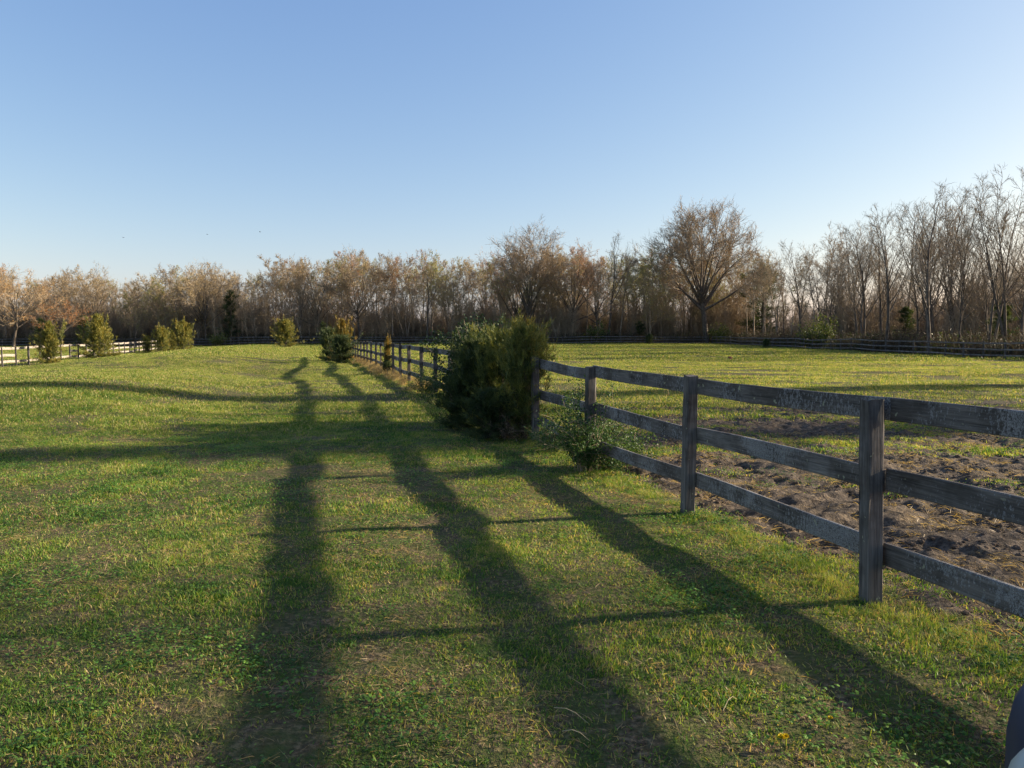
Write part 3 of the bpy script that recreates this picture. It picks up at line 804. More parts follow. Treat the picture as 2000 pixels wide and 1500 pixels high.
def woods_row(y0, y1, x0, x1, sp, hf0, hf1, what=''):
    x = x0; row = []
    while x < x1:
        xx = x + trng.normal() * sp * 0.3; yy = y0 + (y1 - y0) * trng.random()
        h = sky_h(xx, yy) * (hf0 + (hf1 - hf0) * trng.random())
        px = 1000 + 1500 * xx / yy
        pr = 0.10 + 0.30 * math.exp(-((px - 900) / 90) ** 2) + 0.25 * math.exp(-((px - 1150) / 100) ** 2)
        u = trng.random()
        if u < pr: c = 'red'
        elif u < pr + 0.30: c = 'tan'
        elif u < pr + 0.30 + (0.28 if px > 620 else 0.10): c = 'green'
        else: c = 'bare'
        kinds = ['wood0', 'wood1', 'wood2', 'wood3', 'wood4', 'wood%d' % trng.integers(5), 'wood%d' % trng.integers(5), 'multi0', 'multi1', 'multi2', 'round%d' % trng.integers(3)]
        k = kinds[trng.integers(len(kinds))]
        o = tree(k, xx, yy, h, "bare_tree" if c == 'bare' else "budding_tree", LAB[c], "woodland trees behind the back fence (%s)" % {'bare': 'bare', 'red': 'reddish', 'tan': 'tan', 'green': 'leafing'}[c], COL[c], rng=trng, sxy=0.9 + 0.3 * trng.random())
        row.append((px, o, {'bare': 'bare grey', 'red': 'reddish', 'tan': 'tan', 'green': 'yellow-green'}[c]))
        x += sp
    name_row(row, what)
woods_row(131.5, 136, -104, 37, 2.5, 0.80, 1.0, 'front-row ')
woods_row(138, 145, -110, 42, 3.0, 0.88, 1.03, 'second-row ')
woods_row(148, 160, -118, 50, 4.4, 0.9, 1.04, 'third-row ')
woods_row(164, 190, -135, 60, 6.5, 0.9, 1.02, 'rearmost ')
# right treeline
def right_row(x0, x1, ya, yb, sp, hf0, hf1, what=''):
    y = ya; row = []
    while y < yb:
        yy = y + trng.normal() * sp * 0.3; xx = x0 + (x1 - x0) * trng.random()
        h = sky_h(xx, yy) * (hf0 + (hf1 - hf0) * trng.random())
        c = 'cream' if trng.random() < 0.3 else 'bare'
        px = 1000 + 1500 * xx / yy
        k = 'bare%d' % trng.integers(4) if px > 1600 or trng.random() < 0.4 else 'wood%d' % trng.integers(5)
        o = tree(k, xx, yy, h, "bare_tree", "slender bare tree in the line of trees behind the right paddock fence", "bare trees along the right paddock fence", COL[c], rng=trng)
        row.append((px, o, 'grey' if c == 'bare' else 'cream-budded')); y += sp
    name_row(row, what)
right_row(37, 40, 52, 128, 3.4, 0.72, 1.0, 'fence-side ')
right_row(41, 48, 58, 128, 4.4, 0.85, 1.03, 'inner ')
right_row(50, 62, 72, 128, 7.0, 0.9, 1.03, 'farther ')

# single trees that stand out
def big(kind, px, top, Y, name, label, color, rz=0.0, sxy=1.0):
    x, _, z = at(px, top, Y)
    return tree(kind, x, Y, z - G(x, Y) + 0.05, name, label, None, color, rz=rz, sxy=sxy)
big('oak', 1383, 402, 130.5, "oak_tree", "largest tree, broad fan-shaped bare crown rising above the right half of the woods", (0.26, 0.20, 0.14), 0.4, 1.0)
big('oval', 1036, 440, 131.0, "oval_tree", "tall bare tree with oval crown rising above the middle of the woods", (0.3, 0.2, 0.13), 1.0)
big('round0', 1110, 477, 133.5, "maple_tree", "bare pale-topped tree just right of the oval-crowned tall tree", (0.34, 0.2, 0.13), 2.0)
big('bare0', 1190, 458, 131.5, "sparse_tree", "thin open-topped tree standing alone above the woods between the two tallest crowns", COL['cream'], 0.5)
big('round1', 700, 488, 132.0, "rounded_tree", "full-crowned bare tree topping the woods above the orange bush", COL['tan'], 0.2)
big('bare1', 575, 503, 131.0, "forked_tree", "bare tree with thick forked limbs above the small cedar at the lawn's end", COL['bare'], 1.3)
big('bare2', 832, 487, 132.0, "pale_tree", "pale thin-topped tree poking above the woods left of the big bushes", COL['cream'], 2.2)
big('round2', 400, 514, 131.0, "round_crowned_tree", "wide round-topped bare tree behind the dark pine on the left", COL['tan'], 0.9)
big('bare3', 168, 510, 131.0, "tall_left_tree", "spindly tree sticking up above the woods over the left fence", COL['cream'], 0.3)
big('round0', 20, 522, 118.0, "golden_tree", "sunlit golden-brown tree at the far left edge of the woods", (0.40, 0.25, 0.10), 1.7, 1.2)
big('round1', 118, 585, 120.0, "orange_tree", "small orange-budded round tree behind the leftmost cedar", (0.50, 0.20, 0.04), 0.8, 1.5)
big('bare0', 1826, 345, 66.5, "tall_bare_tree", "tallest bare tree in the right line, crown flaring upward before the corner", COL['bare'], 2.6)
big('bare2', 1740, 398, 74.0, "tall_bare_tree", "bare tree with long rising limbs left of the tallest right-hand tree", COL['bare'], 0.6)
big('bare1', 1945, 328, 60.5, "tall_bare_tree", "tall bare forked tree one in from the picture's right edge", COL['bare'], 1.2)
big('bare3', 1990, 322, 59.5, "tall_bare_tree", "tall bare tree at the picture's right edge behind the fence", COL['bare'], 3.0)

# cedars and other evergreens
def cedar_meshes(seed, H, Rw, nb, per, slen, swid, m, profile=None, up=1.1, stemr=0.04, lumps=0.3, tuftn=4, base=0.02, plumes=24):
    rng = np.random.default_rng(seed)
    t = base + (1 - base) * rng.random(nb) ** 0.9
    az = rng.random(nb) * 6.283
    prof = (lambda q: np.minimum(1.0, (q + 0.30) * 2.6) * (1 - q) ** 0.95) if profile is None else profile
    lob = 1 + lumps * np.sin(az * 3 + 7 * t + seed) + lumps * 0.6 * np.sin(az * 5 - 11 * t + seed * 2)
    Lb = Rw * prof(t) * (0.65 + 0.5 * rng.random(nb)) * lob + 0.05 * Rw
    u = up * (0.6 + 0.8 * rng.random(nb)) * (0.2 + 0.8 * np.clip(t * 1.8, 0, 1))
    d = unit(np.stack([np.cos(az), np.sin(az), u], 1))
    Lb3 = Lb / np.maximum(np.hypot(d[:, 0], d[:, 1]), 0.3)
    spk = rng.random(nb) < 0.12
    Lb3 = np.where(spk, Lb3 * 1.35, Lb3)
    z0 = np.maximum(t * H - 0.45 * Lb3 * d[:, 2], 0.02 * H)
    d[t < 0.16, 2] *= 0.55; d = unit(d)
    P0 = np.stack([np.zeros(nb), np.zeros(nb), z0], 1)
    T = MB(); F = MB()
    pts_ = np.array([[0, 0, -0.1], [0.01, 0, H * .3], [-0.01, 0.01, H * .6], [0, 0, H * 0.97]])
    Vv, Qq = tube(pts_, np.array([1.3, 1, .6, .15]) * stemr, 6); T.add(Vv, Qq)
    Vv, Qq, rn = ribbons(P0, d, unit(d + np.array([0, 0, .25])), Lb3 * 0.85, 0.012 * max(H / 2.5, 1), rng); T.add(Vv, Qq, 0, rn)
    if plumes:   # upright leaders that give the crown its spiky outline
        k = plumes; ap = rng.random(k) * 6.283; rp_ = Rw * 0.75 * np.sqrt(rng.random(k)); zp = H * (0.45 + 0.35 * rng.random(k)) * (1 - 0.35 * rp_ / Rw)
        Pp = np.stack([np.cos(ap) * rp_, np.sin(ap) * rp_, zp], 1); dp = unit(np.stack([np.cos(ap) * .22, np.sin(ap) * .22, np.ones(k)], 1) + rng.normal(size=(k, 3)) * .08)
        lp_ = H * (0.24 + 0.34 * rng.random(k))
        P0 = np.concatenate([P0, Pp]); d = np.concatenate([d, dp]); Lb3 = np.concatenate([Lb3, lp_])
        nb = nb + k
    bi = np.repeat(np.arange(nb), per)
    f = 0.18 + 0.85 * rng.random(len(bi)) ** 0.7
    pos = P0[bi] + d[bi] * (Lb3[bi] * f)[:, None] + rng.normal(size=(len(bi), 3)) * (0.05 * Rw * (1.15 - f))[:, None]
    dirs = unit(d[bi] + rng.normal(size=(len(bi), 3)) * 0.45 + np.array([0, 0, 0.35]))
    # each spray is a handful of short blades
    si = np.repeat(np.arange(len(pos)), tuftn)
    p = pos[si] + rng.normal(size=(len(si), 3)) * slen * 0.18
    dd_ = unit(dirs[si] + rng.normal(size=(len(si), 3)) * 0.45)
    de = unit(dd_ + rng.normal(size=(len(si), 3)) * 0.25 + np.array([0, 0, 0.15]))
    Vv, Qq, rn = ribbons(p, dd_, de, slen * (0.5 + rng.random(len(si))), swid, rng, midw=1.0, tipw=0.15)
    rn = np.repeat(np.clip(0.9 * (f[si] - 0.30) + 0.55 * (rng.random(len(si)) - 0.25), 0, 1.15), 6)   # tips lighter: new growth, plus their sunlit look put into the colour
    V3 = Vv.reshape(-1, 6, 3); ok = V3[:, :, 2].min(1) > 0.0
    keep = np.where(ok)[0]
    Vv = V3[keep].reshape(-1, 3); rn = rn.reshape(-1, 6)[keep].ravel(); b = np.arange(len(keep))[:, None] * 6
    Qq = np.concatenate([b + np.array([[0, 1, 3, 2]]), b + np.array([[2, 3, 5, 4]])], 0)
    F.add(Vv, Qq, 0, rn)
    return T.mesh("trunk", [M_bark]), F.mesh("foliage", [m])
def shrub(name, meshes, x, y, label, cat, rz=0.0, s=1.0, group=None, z=None):
    root = empty(name, (x, y, G(x, y) if z is None else z), rz, label, cat, group)
    root.scale = (s, s, s)
    link("stem" if cat == 'shrub' or cat == 'bush' else "trunk", meshes[0], root); link("foliage" if cat != 'tree' else "crown", meshes[1], root)
    return root
cedA = cedar_meshes(1, 2.4, 0.98, 330, 10, 0.13, 0.020, M_cedar, profile=lambda q: np.minimum(1, (q + .35) * 2.6) * (1 - q) ** 1.15, lumps=0.38, plumes=12, up=1.4)
cedB = cedar_meshes(2, 2.4, 0.85, 330, 9, 0.15, 0.022, M_cedar_gold, lumps=0.3)
cedC = cedar_meshes(3, 2.2, 1.05, 330, 9, 0.15, 0.022, M_cedar, profile=lambda q: np.minimum(1, (q + .25) * 3) * (1 - q) ** .8, lumps=0.42, plumes=16, up=1.4)
def ced(px, base, top, Y, meshes, h0, label, name="cedar", rz=0.0, wx=1.0):
    x, _, z = at(px, top, Y)
    g = G(x, Y); s = (z - g) / h0
    o = shrub(name, meshes, x, Y, label, "cedar", rz, s); o.scale = (s * wx, s * wx, s); return o
ced(95, 705, 630, 52.5, cedA, 2.45, "leftmost young olive-green cedar in front of the pale fence", rz=0.3, wx=0.85)
ced(190, 697, 616, 64.0, cedA, 2.45, "largest and pointed cedar beside the pale fence, second from left", rz=2.0, wx=1.0)
ced(287, 687, 658, 86.0, cedC, 2.2, "small low cedar at the thinning end of the pale fence", rz=1.0, wx=0.7)
ced(315, 686, 641, 84.0, cedC, 2.2, "rounded golden-green cedar, first of the trio closing the pale fence", rz=0.6, wx=0.8)
ced(335, 684, 646, 88.0, cedA, 2.45, "narrow middle cedar of the trio closing the pale fence", rz=4.0, wx=0.8)
ced(357, 681, 630, 86.5, cedC, 2.2, "tallest cedar of the trio closing the pale fence", rz=2.2, wx=0.8)
ced(557, 676, 627, 100.0, cedC, 2.2, "lone small olive cedar at the far end of the lawn", rz=1.0, wx=0.95)
# bushes by the main fence, further away
def by_fence(px, top, Y, meshes, h0, label, name, cat, wx=1.0, rz=0.0, dx=0.0):
    x, _, z = at(px, top, Y); g = G(x, Y); s = (z - g) / h0
    o = shrub(name, meshes, x + dx, Y, label, cat, rz, s); o.scale = (s * wx, s * wx, s); return o
bushL = cedar_meshes(11, 2.2, 1.3, 420, 9, 0.15, 0.024, M_dark, profile=lambda q: np.minimum(1, (q + .2) * 3) * (1 - q) ** .45, lumps=0.3)
by_fence(645, 648, 50.0, bushL, 2.2, "dark low evergreen bush at the far end of the rail fence", "evergreen_bush", "bush", 0.7, 0.5)
cedG = cedar_meshes(4, 2.4, 0.8, 380, 9, 0.15, 0.022, M_cedar_gold, lumps=0.3)
by_fence(668, 628, 46.5, cedG, 2.4, "orange-gold cedar rising beside the dark bush at the fence's far end", "golden_cedar", "cedar", 0.8, 0.0)
by_fence(668, 660, 43.5, bushL, 2.2, "dark bush in front of the orange-gold cedar by the fence", "evergreen_bush", "bush", 0.8, 2.0)
by_fence(768, 662, 32.0, cedG, 2.4, "thin rusty little cedar growing up through the rail fence", "small_cedar", "cedar", 0.42, 1.0, -0.25)
by_fence(768, 706, 31.4, bushL, 2.2, "low dark green bush at the foot of the fence below the rusty cedar", "low_bush", "bush", 0.75, 1.0, -0.25)

# the big bushes on the main fence
cedBig = cedar_meshes(21, 1.75, 0.60, 240, 11, 0.10, 0.009, M_cedar_tip, profile=lambda q: np.minimum(1, (q + .4) * 2.0) * (1 - q) ** .5, up=1.7, lumps=0.28, tuftn=5, plumes=46)
cedBig2 = cedar_meshes(22, 1.9, 0.46, 180, 12, 0.11, 0.009, M_cedar_tip, profile=lambda q: np.minimum(1, (q + .3) * 1.6) * (1 - q) ** .45, up=2.0, lumps=0.35, tuftn=5, plumes=52)
darkBig = cedar_meshes(23, 1.5, 0.56, 330, 12, 0.09, 0.011, M_dark, profile=lambda q: np.minimum(1, (q + .34) * 1.9) * (1 - q) ** .40, up=1.1, lumps=0.2, tuftn=5, plumes=26)
def spot(px, Y): return at(px, 700, Y)[0], Y
x, y = spot(1026, 11.9)
shrub("cedar_bush", cedBig2, x, y, "spiky gold-tipped cedar bush leaning against the hidden fence post", "bush", 0.5, 0.86)
x, y = spot(982, 12.7)
shrub("cedar_bush", cedBig, x, y, "olive spiky cedar bush in the middle of the big clump on the fence", "bush", 1.9, 0.90)
x, y = spot(938, 13.2)
shrub("dark_cedar", darkBig, x, y, "dark broad cedar bush at the front of the big clump on the fence", "bush", 0.2, 0.95)

def leaf_shrub_meshes(seed, H, Rw, nst, nl, ls, m, arch=0.6, tw=0.012, lowfill=0.5):
    rng = np.random.default_rng(seed)
    T = MB(); F = MB(); PP = []; DD = []
    for k in range(nst):
        az = rng.random() * 6.283; ln = rng.random() * Rw / H * 1.2
        d = unit(np.array([math.cos(az) * ln, math.sin(az) * ln, 1.0]))
        p, dr = branch_path(rng, np.array([rng.normal() * Rw * 0.15, rng.normal() * Rw * 0.15, -0.05]), d, H * (0.5 + 0.65 * rng.random()), 8, 0.16, -0.02 - arch * 0.12 * rng.random())
        Vv, Qq = tube(p, np.linspace(tw, tw * 0.25, 9), 4); T.add(Vv, Qq)
        for q in range(6):
            i = rng.integers(2, 8); d2 = child_dir(rng, dr[i], 0.5 + 0.7 * rng.random())
            p2, dr2 = branch_path(rng, p[i], d2, H * 0.22 * (0.5 + rng.random()), 4, 0.2, -0.03)
            Vv, Qq = tube(p2, np.linspace(tw * 0.4, tw * 0.15, 5), 3); T.add(Vv, Qq)
            PP.append(p2); DD.append(dr2)
        PP.append(p[2:]); DD.append(dr[2:])
    PP = np.concatenate(PP); DD = np.concatenate(DD)
    i = rng.integers(0, len(PP), nl)
    P = PP[i] + rng.normal(size=(nl, 3)) * ls * 1.3
    d = unit(DD[i] * 0.4 + rng.normal(size=(nl, 3)))
    e = unit(d + np.array([0, 0, -0.4]))
    Vv, Qq, rn = ribbons(P, d, e, ls * (0.5 + rng.random(nl)), ls * 0.5, rng, tipw=0.25, midw=1.5)
    V3 = Vv.reshape(-1, 6, 3); keep = np.where(V3[:, :, 2].min(1) > 0)[0]
    Vv = V3[keep].reshape(-1, 3); rn = rn.reshape(-1, 6)[keep].ravel(); b = np.arange(len(keep))[:, None] * 6
    Qq = np.concatenate([b + np.array([[0, 1, 3, 2]]), b + np.array([[2, 3, 5, 4]])], 0)
    F.add(Vv, Qq, 0, rn)
    return T.mesh("stem", [M_twig]), F.mesh("foliage", [m])
hollyM = leaf_shrub_meshes(5, 1.75, 0.26, 40, 22000, 0.036, M_leafdark, arch=0.5, tw=0.014)
x, y = spot(925, 14.2)
shrub("leafy_bush", hollyM, x, y, "dark glossy-leaved bush forming the left end of the big clump", "bush", 0, 1.02)
vineM = leaf_shrub_meshes(6, 1.15, 0.55, 42, 11000, 0.024, M_leaf, arch=0.9, tw=0.006)
x, y = at(1150, 850, mp[5][1])[0], mp[5][1]
shrub("thorny_shrub", vineM, x + 0.0, y - 0.18, "small-leaved green briar shrub tangled round a fence post beside the clump", "shrub", 0.3, 0.88)
vineM2 = leaf_shrub_meshes(8, 0.85, 0.55, 20, 3800, 0.024, M_leaf, arch=1.2, tw=0.005)
x, y = at(1215, 850, 9.3)[0], 9.3
shrub("briar", vineM2, x, y, "low arching briar on the paddock side of the bottom rail", "shrub", 1.3, 0.9)
brushM = leaf_shrub_meshes(9, 0.75, 0.7, 40, 2200, 0.024, M_brush, arch=1.0, tw=0.005)
x, y = at(1000, 850, 11.9)[0], 11.9
shrub("dry_brush", brushM, x, y, "brown twiggy brush at the foot of the dark cedar bush", "shrub", 0, 0.8)
x, y = at(1075, 850, 10.6)[0], 10.6
shrub("weed_clump", vineM2, x, y, "low weeds between the brown brush and the briar-wrapped post", "shrub", 2.2, 0.55)
x, y = at(838, 760, 20.8)[0], 20.8
shrub("fence_weed", vineM2, x, y, "scrappy green weed on the fence just left of the big clump", "shrub", 0.2, 1.1)

skirt = cedar_meshes(27, 0.95, 0.55, 300, 13, 0.08, 0.010, M_dark, profile=lambda q: np.minimum(1, (q + .6) * 2) * (1 - q) ** .5, up=0.7, lumps=0.35, tuftn=5, plumes=18)
x, y = spot(918, 13.3)
shrub("low_bush", skirt, x, y, "low dark evergreen skirt at the left foot of the big clump", "bush", 0, 1.0)
x, y = spot(960, 12.0)
shrub("low_bush", skirt, x, y, "low dark evergreen sprawling in front of the olive cedar bush", "bush", 2.5, 0.75)
x, y = spot(1022, 12.1)
shrub("thin_cedar", cedar_meshes(28, 1.98, 0.24, 110, 10, 0.12, 0.009, M_cedar, profile=lambda q: (1.1 - q) ** .5, up=2.6, lumps=0.3, tuftn=5, plumes=26), x, y, "thin gold-green plumes standing highest at the right end of the big clump", "bush", 0.7, 0.86)
# dark pines/cedars in the woods
pineA = cedar_meshes(41, 10, 2.8, 110, 10, 0.55, 0.05, M_dark, profile=lambda q: np.minimum(1, (q + .05) * 3) * (1 - q) ** .55 * (0.7 + 0.3 * np.sin(q * 31)), up=0.4, stemr=0.16, lumps=0.45, base=0.10, plumes=0)
pineB = cedar_meshes(42, 20, 2.3, 260, 11, 0.6, 0.08, M_dark, profile=lambda q: np.minimum(1, (q + .05) * 6) * (1 - q) ** .4, up=0.9, stemr=0.2, lumps=0.15, base=0.2, plumes=0)
def pine(px, top, Y, meshes, h0, label, wx=1.0, rz=0.0):
    x, _, z = at(px, top, Y); s = (z - G(x, Y)) / h0
    o = shrub("evergreen_tree", meshes, x, Y, label, "tree", rz, s); o.scale = (s * wx, s * wx, s)
pine(450, 568, 130.5, pineA, 10.2, "dark evergreen standing in the left woods behind the lawn's crest", 1.0, 0.4)
pine(1492, 520, 131.0, pineA, 10.2, "dark ragged evergreen right of the broad-crowned largest tree", 1.5, 1.4)
pine(78, 622, 122.0, pineA, 10.2, "low dark evergreen behind the leftmost cedar", 1.6, 2.0)
pine(160, 618, 124.0, pineA, 10.2, "dark evergreen behind the largest cedar of the pale fence", 1.3, 3.0)
pine(630, 628, 118.0, pineA, 10.2, "dark shrubby evergreen behind the orange-gold cedar", 0.9, 5.0)
pine(1250, 628, 131.0, pineA, 10.2, "small dark evergreen under the woods near the field's far corner", 1.5, 2.5)
pine(1960, 590, 62.0, pineA, 10.2, "low dark evergreen behind the fence at the right edge", 1.3, 0.5)
pine(1770, 600, 92.0, pineA, 10.2, "ivy-dark evergreen between the bare trunks on the right", 1.3, 3.5)
# tall evergreens standing just outside the picture to the right; their shadows cross the lawn
for i, (yy, hh, wx) in enumerate([(29.3, 21, 0.58), (20.6, 20, 0.44)]):
    s = hh / 20.0
    o = shrub("evergreen_tree", pineB, 41.0 + (i % 2) * 1.5, yy, ["farther", "nearer"][i] + " of two tall columnar evergreens beyond the right edge of the view", "tree", i * 1.1, s, "columnar evergreens right of the view")
    o.scale = (s * wx, s * wx, s)

for i, (yy, hh) in enumerate([(24.6, 17), (10.6, 17)]):
    tree(['round0', 'wood1', 'round2', 'wood3'][i], 40.0 + i * 0.8, yy, hh, 'bare_tree', ['first', 'second', 'third', 'fourth'][i] + ' bare tree of the row beyond the right edge of the view', 'bare trees right of the view', COL['bare'], rz=i * 1.3, sxy=0.8)
# green shrubs at the foot of the woods
grn = leaf_shrub_meshes(51, 3.0, 1.3, 30, 1700, 0.16, M_leafbright, arch=0.5, tw=0.03)
def wshrub(px, top, Y, label, wx=1.0, rz=0.0, m=grn, name="green_shrub"):
    x, _, z = at(px, top, Y); s = (z - G(x, Y)) / 3.1
    o = shrub(name, m, x, Y, label, "shrub", rz, s); o.scale = (s * wx, s * wx, s)
wshrub(1612, 612, 88, "bright green leafing shrub under the right-hand trees, tallest of the green ones", 0.6, 0.2)
wshrub(1585, 628, 92, "low bright green shrub left of the tallest green shrub", 1.0, 1.2)
wshrub(1405, 632, 128.8, "yellow-green shrub at the foot of the largest tree", 1.2, 2.2)
wshrub(1165, 628, 131, "green shrub below the woods right of the oval-crowned tree", 1.1, 3.2)
wshrub(425, 650, 126, "small green shrub where the left woods meet the lawn", 1.4, 4.2)
dkb = cedar_meshes(61, 1.4, 0.6, 120, 7, 0.14, 0.03, M_dark, lumps=0.2)
x = at(1268, 660, 125)[0]; shrub("round_bush", dkb, x, 125.0, "small dark bush on the back fence line in the middle of the far field edge", "bush", 0, 1.15)
x = at(1497, 660, 98)[0]; shrub("round_bush", dkb, x, 98.0, "tiny round dark bush in front of the right fence below the ragged evergreen", "bush", 1, 0.8)

# undergrowth along the woods
def brush_proto(seed, leafc):
    rng_ = np.random.default_rng(seed); n = 260
    P = np.stack([rng_.normal(size=n) * 1.3, rng_.normal(size=n) * 1.0, np.zeros(n)], 1)
    D0 = unit(np.stack([rng_.normal(size=n) * .25, rng_.normal(size=n) * .25, np.ones(n)], 1)); D1 = unit(D0 + rng_.normal(size=(n, 3)) * .3)
    M_ = MB(); L = 1.0 + 2.4 * rng_.random(n) ** 1.5
    Vv, Qq, rn = ribbons(P, D0, D1, L, 0.035, rng_); M_.add(Vv, Qq, 0, rn)
    i = rng_.integers(0, n, 900); f = rng_.random((900, 1))
    p = P[i] + D0[i] * L[i][:, None] * 0.5 * f + D1[i] * L[i][:, None] * 0.5 * f
    d = unit(rng_.normal(size=(900, 3)) + np.array([0, 0, .6]))
    Vv, Qq, rn = ribbons(p, d, d, 0.25 + 0.35 * rng_.random(900), 0.03, rng_); M_.add(Vv, Qq, 0, rn)
    nl = 700; i = rng_.integers(0, n, nl); f = rng_.random((nl, 1)) ** 1.4
    p = P[i] + D0[i] * L[i][:, None] * 0.9 * f + rng_.normal(size=(nl, 3)) * 0.12; p[:, 2] = np.abs(p[:, 2])
    d = unit(rng_.normal(size=(nl, 3)))
    Vv, Qq, rn = ribbons(p, d, d, 0.16, 0.10, rng_, midw=1.3); M_.add(Vv, Qq, 1, rn)
    return M_.mesh("brush", [M_brush, leafc])
def thicket_proto(seed, H):
    rng_ = np.random.default_rng(seed); M_ = MB(); n = 26
    Ps = []; Ds = []; Ls = []
    for k in range(n):
        h = H * (0.45 + 0.55 * rng_.random())
        p = np.array([rng_.normal() * 1.6, rng_.normal() * 1.2, -0.1]); d = unit(np.array([rng_.normal() * .1, rng_.normal() * .1, 1.0]))
        pt, dr = branch_path(rng_, p, d, h, 6, 0.06, 0.02)
        Vv, Qq = tube(pt, np.linspace(0.05, 0.012, 7), 4); M_.add(Vv, Qq)
        i = rng_.integers(1, 6, 60); f = rng_.random((60, 1)); Ps.append(pt[i] + (pt[i + 1] - pt[i]) * f)
        Ds.append(unit(dr[i] + rng_.normal(size=(60, 3)) * 0.55)); Ls.append(h * (0.07 + 0.13 * rng_.random(60)))
    P = np.concatenate(Ps); D = np.concatenate(Ds); L = np.concatenate(Ls)
    Vv, Qq, rn = ribbons(P, D, unit(D + rng_.normal(size=D.shape) * .2 + np.array([0, 0, .15])), L, 0.03, rng_); M_.add(Vv, Qq, 0, rn)
    i = rng_.integers(0, len(P), 3600); f = rng_.random((3600, 1))
    p = P[i] + D[i] * L[i][:, None] * f; d = unit(D[i] + rng_.normal(size=(3600, 3)) * 0.6)
    Vv, Qq, rn = ribbons(p, d, d, 0.3 + 0.5 * rng_.random(3600), 0.022, rng_, tipw=.4); M_.add(Vv, Qq, 0, rn)
    return M_.mesh("thicket", [M_twig])
tc_ = proto_collection("thicket", [thicket_proto(70 + i, 5.5 + i) for i in range(5)])
n = 300
X = -115 + 160 * rng.random(n); Y = 133 + 45 * rng.random(n) ** 1.3
X2 = 42 + 26 * rng.random(60); Y2 = 64 + 68 * rng.random(60)
X = np.concatenate([X, X2]); Y = np.concatenate([Y, Y2])
place("sapling_thicket", tc_, 5, X, Y, 0.7, 1.25, "thicket of thin bare saplings filling the woods between the trunks", "thicket", np.ones(len(X)), rng, -0.05)
bc = proto_collection("brush", [brush_proto(1, M_brush), brush_proto(2, M_dark), brush_proto(3, M_brush), brush_proto(4, M_leafbright), brush_proto(5, M_dark)])
n = 620
X = -112 + 152 * rng.random(n); Y = 130.2 + 16 * rng.random(n) ** 1.6
n2_ = 420
Y2 = 50 + 80 * rng.random(n2_); X2 = 36.6 + 12 * rng.random(n2_) ** 1.5
X = np.concatenate([X, X2]); Y = np.concatenate([Y, Y2])
place("undergrowth", bc, 5, X, Y, 0.35, 0.85, "dark tangled undergrowth filling the foot of the woods behind the fences", "undergrowth", np.ones(len(X)), rng, -0.05)
# far-off wood seen through the gaps
n = 700
X = -210 + 340 * rng.random(n); Y = 195 + 60 * rng.random(n)
X2 = 75 + 70 * rng.random(120); Y2 = 60 + 130 * rng.random(120)
X = np.concatenate([X, X2]); Y = np.concatenate([Y, Y2])
place("distant_woods", bc, 5, X, Y, 0.9, 1.7, "low far-off brushy woods glimpsed between the trunks", "woods", np.ones(len(X)), rng, -0.2)

# ------------------------------------------------------------------ small things
# stump
sx, sy = at_ground(1426, 700); 
Vv, Qq = tube(np.array([[0, 0, -0.05], [0.01, 0, 0.12], [0.02, 0.01, 0.22], [0.02, 0.01, 0.235]]), [0.2, 0.15, 0.12, 0.02], 9, rng, 0.25)
M_stump = plain("stump_wood", (0.22, 0.10, 0.06), 0.9, 0.1)
o = link("tree_stump", mesh_np("tree_stump", Vv, Qq, [M_stump]), None, (sx, sy, G(sx, sy)))
tag(o, "small reddish-brown stump alone in the far sunlit paddock grass", "stump")
# dandelions
M_yel = plain("dandelion_yellow", (0.80, 0.62, 0.03), 0.7, 0.1)
M_stalk = plain("flower_stalk", (0.10, 0.16, 0.04), 0.6, 0.2)
def dandelion(px, py, label, seed, r=0.014):
    gx, gy = at_ground(px, py, 0.05); g = float(gnd(np.array([gx]), np.array([gy]))[0])
    root = empty("dandelion", (gx, gy, g), 0, label, "flower")
    rg = np.random.default_rng(seed)
    Vv, Qq = tube(np.array([[0, 0, -0.01], [0.003, 0, 0.03], [0.004, 0.002, 0.055]]), [0.002, 0.0018, 0.0018], 5)
    link("stalk", mesh_np("stalk", Vv, Qq, [M_stalk]), root)
    n = 70; az = rg.random(n) * 6.283
    P = np.tile(np.array([[0.004, 0.002, 0.055]]), (n, 1)); D0 = unit(np.stack([np.cos(az), np.sin(az), 0.2 + rg.random(n) * 1.6], 1)); D1 = unit(D0 + np.array([0, 0, -0.25]))
    Vv, Qq, rn = ribbons(P, D0, D1, r, 0.004, rg, tipw=0.8, midw=1.2)
    link("flower_head", mesh_np("flower_head", Vv, Qq, [M_yel], attrs={'rnd': rn}), root)
dandelion(1524, 1444, "open yellow dandelion lowest in the grass, left one of a touching pair", 1, 0.018)
dandelion(1533, 1441, "smaller yellow dandelion touching the right side of the lowest bloom", 2, 0.014)
dandelion(1620, 1406, "single pale yellow dandelion up and right of the touching pair", 3, 0.011)
# dry stalks on the lawn
M_straw = plain("dry_straw", (0.50, 0.40, 0.24), 0.8, 0.2)
def stalk(p0, p1, label, r=0.0018, z0=0.035, z1=0.04, bow=0.02, name="dry_stalk"):
    a = at_ground(*p0, z0); b = at_ground(*p1, z1)
    P0 = np.array([a[0], a[1], z0]); P1 = np.array([b[0], b[1], z1])
    pts_ = np.array([P0, P0 * .65 + P1 * .35 + [0, 0, bow], P0 * .35 + P1 * .65 + [0, 0, bow], P1]); 
    Vv, Qq = tube(pts_ - P0, [r, r * .9, r * .7, r * .3], 5)
    o = link(name, mesh_np(name, Vv, Qq, [M_straw]), None, tuple(P0)); tag(o, label, "straw")
stalk((1082, 1382), (1148, 1412), "long pale dry stalk lying in the grass, upper one of two near the bottom centre")
stalk((1098, 1428), (1152, 1447), "long pale dry stalk lying just below the other one near the bottom centre")
stalk((1412, 1388), (1440, 1366), "short curved pale straw on the grass left of the dandelions", bow=0.03)
